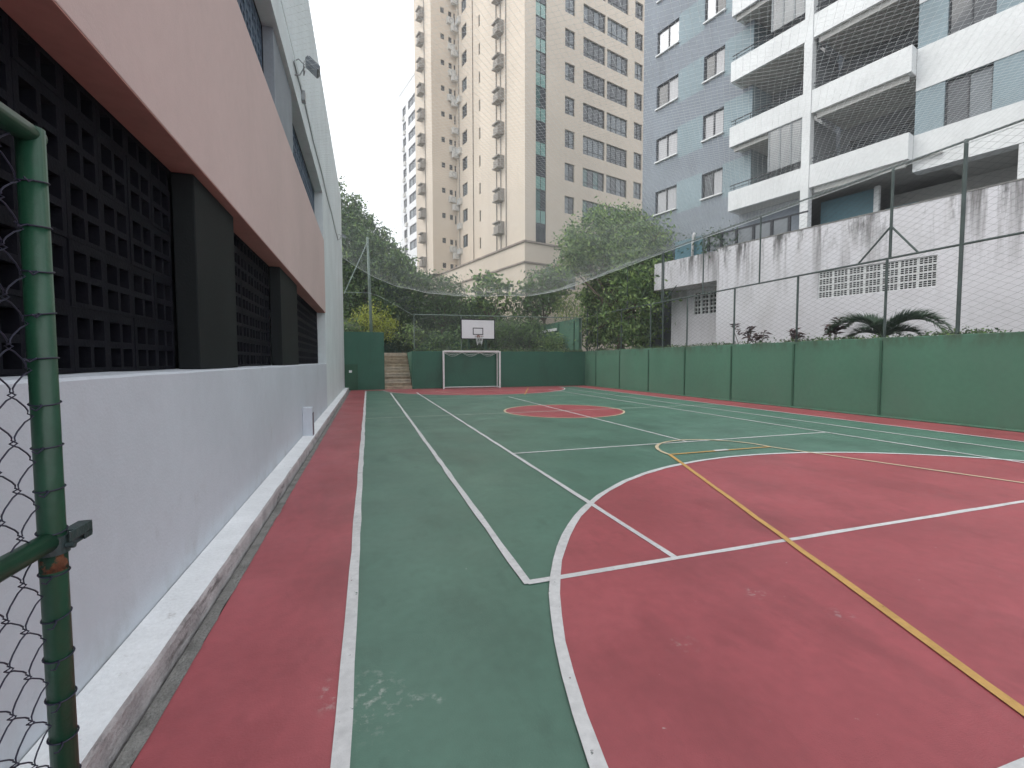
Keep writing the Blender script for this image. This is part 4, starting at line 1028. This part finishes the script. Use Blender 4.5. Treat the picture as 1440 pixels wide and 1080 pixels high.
tree('tree', 'rounded olive green tree in front of the beige tower podium, left of the broad-leaved tree', (5.4, 33.6, 2.0),
     [((4.4,33.8,6.9),1.3,.8), ((5.6,33.4,6.6),1.4,.8), ((6.7,33.2,5.8),1.2,.8), ((5.0,33.6,5.2),1.4,.8), ((6.2,33.4,4.5),1.3,.8), ((3.6,34,5.4),1.3,.8)], None, 0.22, ['leaf_mid','leaf_dark','leaf_grey'], 34, 0.15)
tree('tree', 'small broad-leaved tree against the pale tower corner above the backboard', (8.4, 31.6, 2.0),
     [((8.1,31.5,7.2),.85,.7), ((9.2,31.2,6.8),.75,.7), ((7.3,31.6,6.4),.8,.7), ((8.5,31.4,6.1),.8,.7), ((9.6,31.1,5.7),.6,.7), ((7.7,31.6,5.4),.8,.7)], None, 0.42, ['leaf_mid','leaf_dark','leaf_light'], 13, 0.10, aspect=0.5)
tree('tree', 'grey-green feathery tree between the tower corner and the large bright tree', (12.6, 31.2, 2.0),
     [((12.2,31.2,7.2),1.3,.7), ((11.1,31.5,6.5),1.0,.7), ((13.5,31,7.6),1.3,.7), ((12.4,31.2,5.9),1.2,.7), ((11.0,31.4,5.4),.9,.7), ((13.4,30.8,6.1),1.3,.7)], None, 0.3, ['leaf_grey','leaf_mid'], 22, 0.13)
tree('tree', 'large bright green tree between the beige tower and the blue-grey building', (13.9, 22.9, 2.0),
     [((13.8,23.9,9.6),1.3,.85), ((12.8,24.4,8.9),1.25,.85), ((12.0,24.6,7.9),1.05,.8), ((11.5,24.7,7.1),.75,.6), ((14.2,22.9,9.1),1.2,.85), ((14.0,22.2,8.0),1.4,.85), ((13.3,23.7,7.6),1.4,.85), ((13.9,21.2,8.0),1.0,.8),
      ((13.9,20.6,6.8),.9,.8), ((13.9,22.3,6.4),1.2,.8), ((13.9,24.0,6.2),1.1,.8), ((13.9,22.8,5.0),1.1,.8), ((13.7,20.4,5.1),.85,.8), ((13.9,24.4,4.5),1.1,.8),
      ((13.8,21.6,4.1),.9,.8), ((13.6,19.3,4.5),.6,.8), ((14.0,23.6,3.4),1.0,.8), ((14.6,21.2,7.0),.9,.9), ((14.4,20.3,8.0),.7,.8), ((13.9,22.4,3.2),1.0,.7), ((13.8,20.7,3.1),.8,.7), ((14.3,24.9,3.2),1.0,.8), ((11.9,24.9,8.7),.8,.8), ((14.3,22.6,7.2),1.3,.9), ((13.6,24.7,7.3),1.2,.9), ((13.5,24.9,5.4),.9,.9), ((13.6,25.4,3.9),.9,.9), ((13.7,25.2,2.9),.8,.7), ((13.8,21.8,5.6),1.0,.9), ((13.9,20.0,5.9),.8,.8), ((13.7,19.9,3.6),.6,.8), ((13.7,22.9,4.2),.9,.9), ((13.8,21.2,2.8),.8,.7), ((13.35,19.5,5.7),.65,.8), ((13.3,19.3,4.7),.55,.8), ((13.5,20.0,4.9),.7,.8), ((13.15,25.1,3.2),.7,.9), ((13.15,25.0,4.4),.7,.9), ((13.2,24.9,5.5),.7,.9)], None, 0.23, DM, 50, 0.2, weights=[.25,.40,.35])
tree('bamboo', 'yellowish bamboo clump rising behind the upper green wall', (12.95, 27.6, 2.0),
     [((12.95,27.7,4.4),.7,1.2), ((12.9,28.3,5.3),.6,1.2), ((13.1,26.8,4.9),.6,1.3), ((12.8,28.9,4.6),.6,1.2), ((13.2,27.3,5.8),.5,1.3), ((13.1,26.2,3.6),.6,1.2), ((12.9,27.2,3.3),.7,1.1), ((13.2,25.7,5.0),.6,1.2), ((13.1,25.5,3.9),.5,1.2)], None, 0.22, ['leaf_light','leaf_mid','straw'], 26, 0.09, cat='bamboo', aspect=0.18, stems=2)
tree('bush', 'bright yellow-green bush above the taller end wall by the stairs', (0.35, 31.4, 2.0),
     [((0.35,31.5,4.65),.7,.9), ((-0.35,31.6,4.35),.65,.8), ((1.05,31.3,4.3),.75,.8), ((0.5,31.4,3.8),.9,.8), ((1.35,31.2,3.6),.7,.8), ((-0.8,31.6,3.9),.6,.8)], None, 0.16, ['leaf_yellow','straw'], 34, 0.06, cat='bush', stems=2, weights=[.75,.25])
def shrub(label, x, y, z, r, mats, size=0.2, q=0.85):
    tree('shrub', label, (x, y, 2.0), [((x+random.uniform(-.3,.3)*r, y, z), r*.75, q), ((x-r*.6, y+.1, z-r*.35), r*.6, q), ((x+r*.6, y-.1, z-r*.3), r*.6, q), ((x, y, z-r*.8), r*.6, q)],
         None, size, mats, 46, 0.045, group='shrubs on the terrace behind the goal', cat='shrub', stems=2)
shrub('grey-green shrub beside the white building, left of the yellow-green bush', -0.9, 31.0, 3.5, .9, ['leaf_grey','leaf_mid'])
shrub('pale green shrub directly behind the head of the stairs', 3.0, 30.4, 3.4, .85, ['leaf_light','leaf_grey'])
shrub('dark shrub left of the backboard, behind the low end wall', 4.7, 29.2, 3.0, .9, ['leaf_dark','leaf_mid'])
shrub('mid green shrub hidden behind the backboard', 6.6, 29.4, 3.3, 1.1, ['leaf_mid','leaf_dark'])
shrub('leafy shrub just right of the backboard', 8.6, 28.6, 3.6, 1.0, ['leaf_mid','leaf_grey'])
shrub('tall shrub in front of the white board on the upper wall', 10.2, 28.2, 3.5, 1.0, ['leaf_mid','leaf_dark'])
shrub('low shrub at the foot of the upper green wall', 11.5, 27.4, 2.9, .7, ['leaf_light','leaf_mid'])
shrub('dark shrub against the terrace back wall, right of the yellow-green bush', 2.6, 34.5, 4.2, 1.5, ['leaf_dark'])
shrub('tall dark shrub below the small broad-leaved tree', 8.0, 33.0, 4.6, 1.7, ['leaf_dark','leaf_mid'])
shrub('dark shrub below the grey-green feathery tree', 11.0, 32.6, 4.4, 1.6, ['leaf_dark','leaf_mid'])
tree('tree', 'dense dark tree at the back of the terrace, behind the stairs', (2.2, 40.5, 2.0), [((1.2,40.5,4.6),2.0,.9), ((3.2,40.6,5.0),2.0,.9), ((2.2,40.3,6.4),1.6,.9), ((-0.6,40.4,4.4),1.9,.9)], None, 0.3, ['leaf_dark','leaf_mid'], 85, 0.16)
tree('tree', 'dense dark tree at the back of the terrace, behind the backboard', (7.2, 40.2, 2.0), [((6.0,40.2,4.6),2.0,.9), ((8.4,40.2,4.8),2.1,.9), ((7.2,40.0,6.2),1.5,.9)], None, 0.3, ['leaf_dark','leaf_mid'], 85, 0.16)
tree('tree', 'dense dark tree at the back of the terrace, behind the feathery tree', (12.0, 39.5, 2.0), [((11.0,39.5,4.6),2.0,.9), ((13.4,39.3,4.9),2.0,.9), ((15.6,38.8,5.0),1.9,.9), ((12.2,39.3,6.0),1.4,.9)], None, 0.3, ['leaf_dark','leaf_mid'], 85, 0.16)
shrub('dark shrub behind the bamboo, left of the large bright tree', 12.2, 31.8, 3.7, 1.5, ['leaf_dark','leaf_mid'])
shrub('mid green shrub between the backboard and the feathery tree', 9.6, 31.2, 3.7, 1.4, ['leaf_mid','leaf_dark'])
shrub('dark shrub behind the net pole below the large tree', -1.6, 36.5, 4.6, 2.0, ['leaf_dark'])
for lab, (v, u), z in (('dark potted plant at the left end of the terrace railing', (18.4, 13.4), 6.75), ('dark plant growing over the terrace railing beside the white vent pipe', (17.9, 11.6), 6.65)):
    x, y = v*math.cos(TH)-u*math.sin(TH), v*math.sin(TH)+u*math.cos(TH)
    tree('plant', lab, (x, y, 6.1), [((x, y, z), .35, .8), ((x+.15, y-.3, z-.15), .28, .8), ((x-.1, y+.35, z-.2), .3, .8)], None, 0.14, ['leaf_dark'], 30, 0.03, cat='plant', stems=2)

# palm behind the right wall: arching fronds, each leaflet a blade
PA = thing('palm', 'young palm with two arching sprays of fronds behind the right boundary wall', 'palm', (13.55, 8.75, 2.0))
pb = MB(); pb.tube([(0,0,-0.1),(0.02,0,0.12)], [0.12, 0.09], 9); pb.build('trunk', M['bark'], PA)
def frond(az, ln, rise, curl):
    b = MB(); dirv = Vector((math.cos(az), math.sin(az), 0)); sd_ = Vector((-math.sin(az), math.cos(az), 0))
    pts = []
    for k in range(15):
        q = k/14; ang = rise - curl*q
        if k == 0: p = Vector((0,0,0.1)); pts.append(p); continue
        pts.append(pts[-1] + (dirv*math.cos(ang) + Vector((0,0,1))*math.sin(ang))*(ln/14))
    b.tube([tuple(p) for p in pts], [0.014*(1-k/16) for k in range(15)], 5)
    for k in range(84):
        q = 0.08 + 0.92*k/83; f = q*14; i = min(int(f), 13); p = pts[i].lerp(pts[i+1], f-i); t = (pts[i+1]-pts[i]).normalized()
        L = 0.52*math.sin(math.pi*min(1, 0.18+0.75*q))*random.uniform(.85,1.1)+0.05
        for s in (-1, 1):
            upv = t.cross(sd_)*(-1)
            d = (sd_*s*0.75 + t*0.62 + Vector((0,0,0.55-0.45*q+random.uniform(-.2,.2)))).normalized()
            wv = t*0.014
            m = p + d*L*0.5; e = p + d*L + Vector((0,0,-0.10*L))
            b.tri(tuple(p-wv), tuple(p+wv), tuple(m+wv)); b.quad(tuple(p-wv), tuple(m+wv), tuple(e), tuple(m-wv))
    b.build('frond', M['leaf_palm'], PA)
for az, ln, ri, cu in ((1.75, 1.75, 1.42, 2.35), (2.0, 1.6, 1.30, 2.1), (1.5, 1.5, 1.50, 2.2), (-1.25, 1.85, 1.40, 2.55), (-1.5, 1.65, 1.25, 2.2), (-1.0, 1.45, 1.50, 2.2), (-1.35, 1.2, 1.5, 2.0), (0.2, .8, 1.2, 1.8), (3.0, .7, 1.3, 1.6), (1.7, .9, .8, 1.3), (-1.4, .9, .8, 1.4)):
    frond(az, ln, ri, cu)
def rosette(label, x, y, h, n, mats='leaf_red'):
    h *= 1.45; t = thing('red_plant', label, 'plant', (x, y, 2.0), 0, 'reddish plants along the boundary wall')
    b = MB(); sb = MB()
    for s in range(3):
        ox, oy = random.uniform(-.22,.22), random.uniform(-.35,.35); hh = h*random.uniform(.55, 1)
        sb.tube([(ox*.3, oy*.3, -0.05), (ox*.8, oy*.8, hh*.6), (ox, oy, hh)], 0.012, 5)
        for k in range(n):
            a = random.uniform(0, 6.28); z0 = hh*random.uniform(.45, 1.0); L = random.uniform(.18, .32); el = random.uniform(-.2, .9)
            d = Vector((math.cos(a)*math.cos(el), math.sin(a)*math.cos(el), math.sin(el))); w_ = d.cross(Vector((0,0,1))).normalized()*L*0.17
            p = Vector((ox*z0/hh, oy*z0/hh, z0)); m = p+d*L*.5+Vector((0,0,.015)); e = p+d*L-Vector((0,0,.06*L*4))
            b.quad(tuple(p), tuple(m+w_), tuple(e), tuple(m-w_))
    sb.build('stem', M['bark'], t); b.build('leaves', M[mats], t)
rosette('tallest reddish plant above the boundary wall, left of the palm', 13.2, 13.25, .62, 22)
rosette('reddish plant beside a fence post, between the tallest one and the palm', 13.1, 10.85, .38, 18)
rosette('dark reddish plant just left of the palm fronds', 13.15, 9.9, .5, 20)
rosette('low reddish plant right of the tallest one', 13.15, 12.5, .36, 16)
# creeper on the wall tops
def creeper(name, label, fn, n, size):
    t = tag(leaves(name, np.array([fn() for _ in range(n)]), size, ['leaf_mid','leaf_dark','leaf_grey'], None, 0.6, 0.1), label, 'creeper', kind='stuff')
RWX = lambda y: 12.6 + 0.0146*(24.8-y)
def rw_pt():
    while True:
        y = random.uniform(3, 24.5)
        a = mnoise.noise((y*0.8, 4, 0)) + 0.5*mnoise.noise((y*3, 8, 0))
        if random.random() < 0.42+a: return (RWX(y)+random.uniform(.03,.32), y, 2.06+abs(random.gauss(0, .055+.05*max(0,a))))
creeper('wall_creeper', 'low weeds and creeper growing along the top of the boundary wall', rw_pt, 3800, 0.075)
def ew_pt():
    while True:
        x = random.uniform(2.4, 12.5); a = mnoise.noise((x*0.9, 1, 0))
        if random.random() < 0.6+a: return (x, 24.8+random.uniform(.02,.4), 2.04+abs(random.gauss(0, .07+.06*max(0,a))))
creeper('wall_creeper', 'leafy creeper along the top of the low end wall', ew_pt, 3600, 0.10)

# ------------------------------------------------------------------ hazy humid air
hz = MB(); hz.box(-75, 100, -50, 140, -1.05, 52.5)
hm = bpy.data.materials.new('haze'); hm.use_nodes = True; N = hm.node_tree.nodes; L = hm.node_tree.links
for q in list(N): N.remove(q)
o = N.new('ShaderNodeOutputMaterial'); pvx = N.new('ShaderNodeVolumePrincipled')
pvx.inputs['Color'].default_value = (0.93, 0.95, 0.97, 1); pvx.inputs['Density'].default_value = 0.0023; pvx.inputs['Anisotropy'].default_value = 0.2
L.new(pvx.outputs[0], o.inputs['Volume'])
hb = tag(hz.build('haze', hm), 'thin pale humid haze filling the air between the buildings', 'haze', kind='stuff')
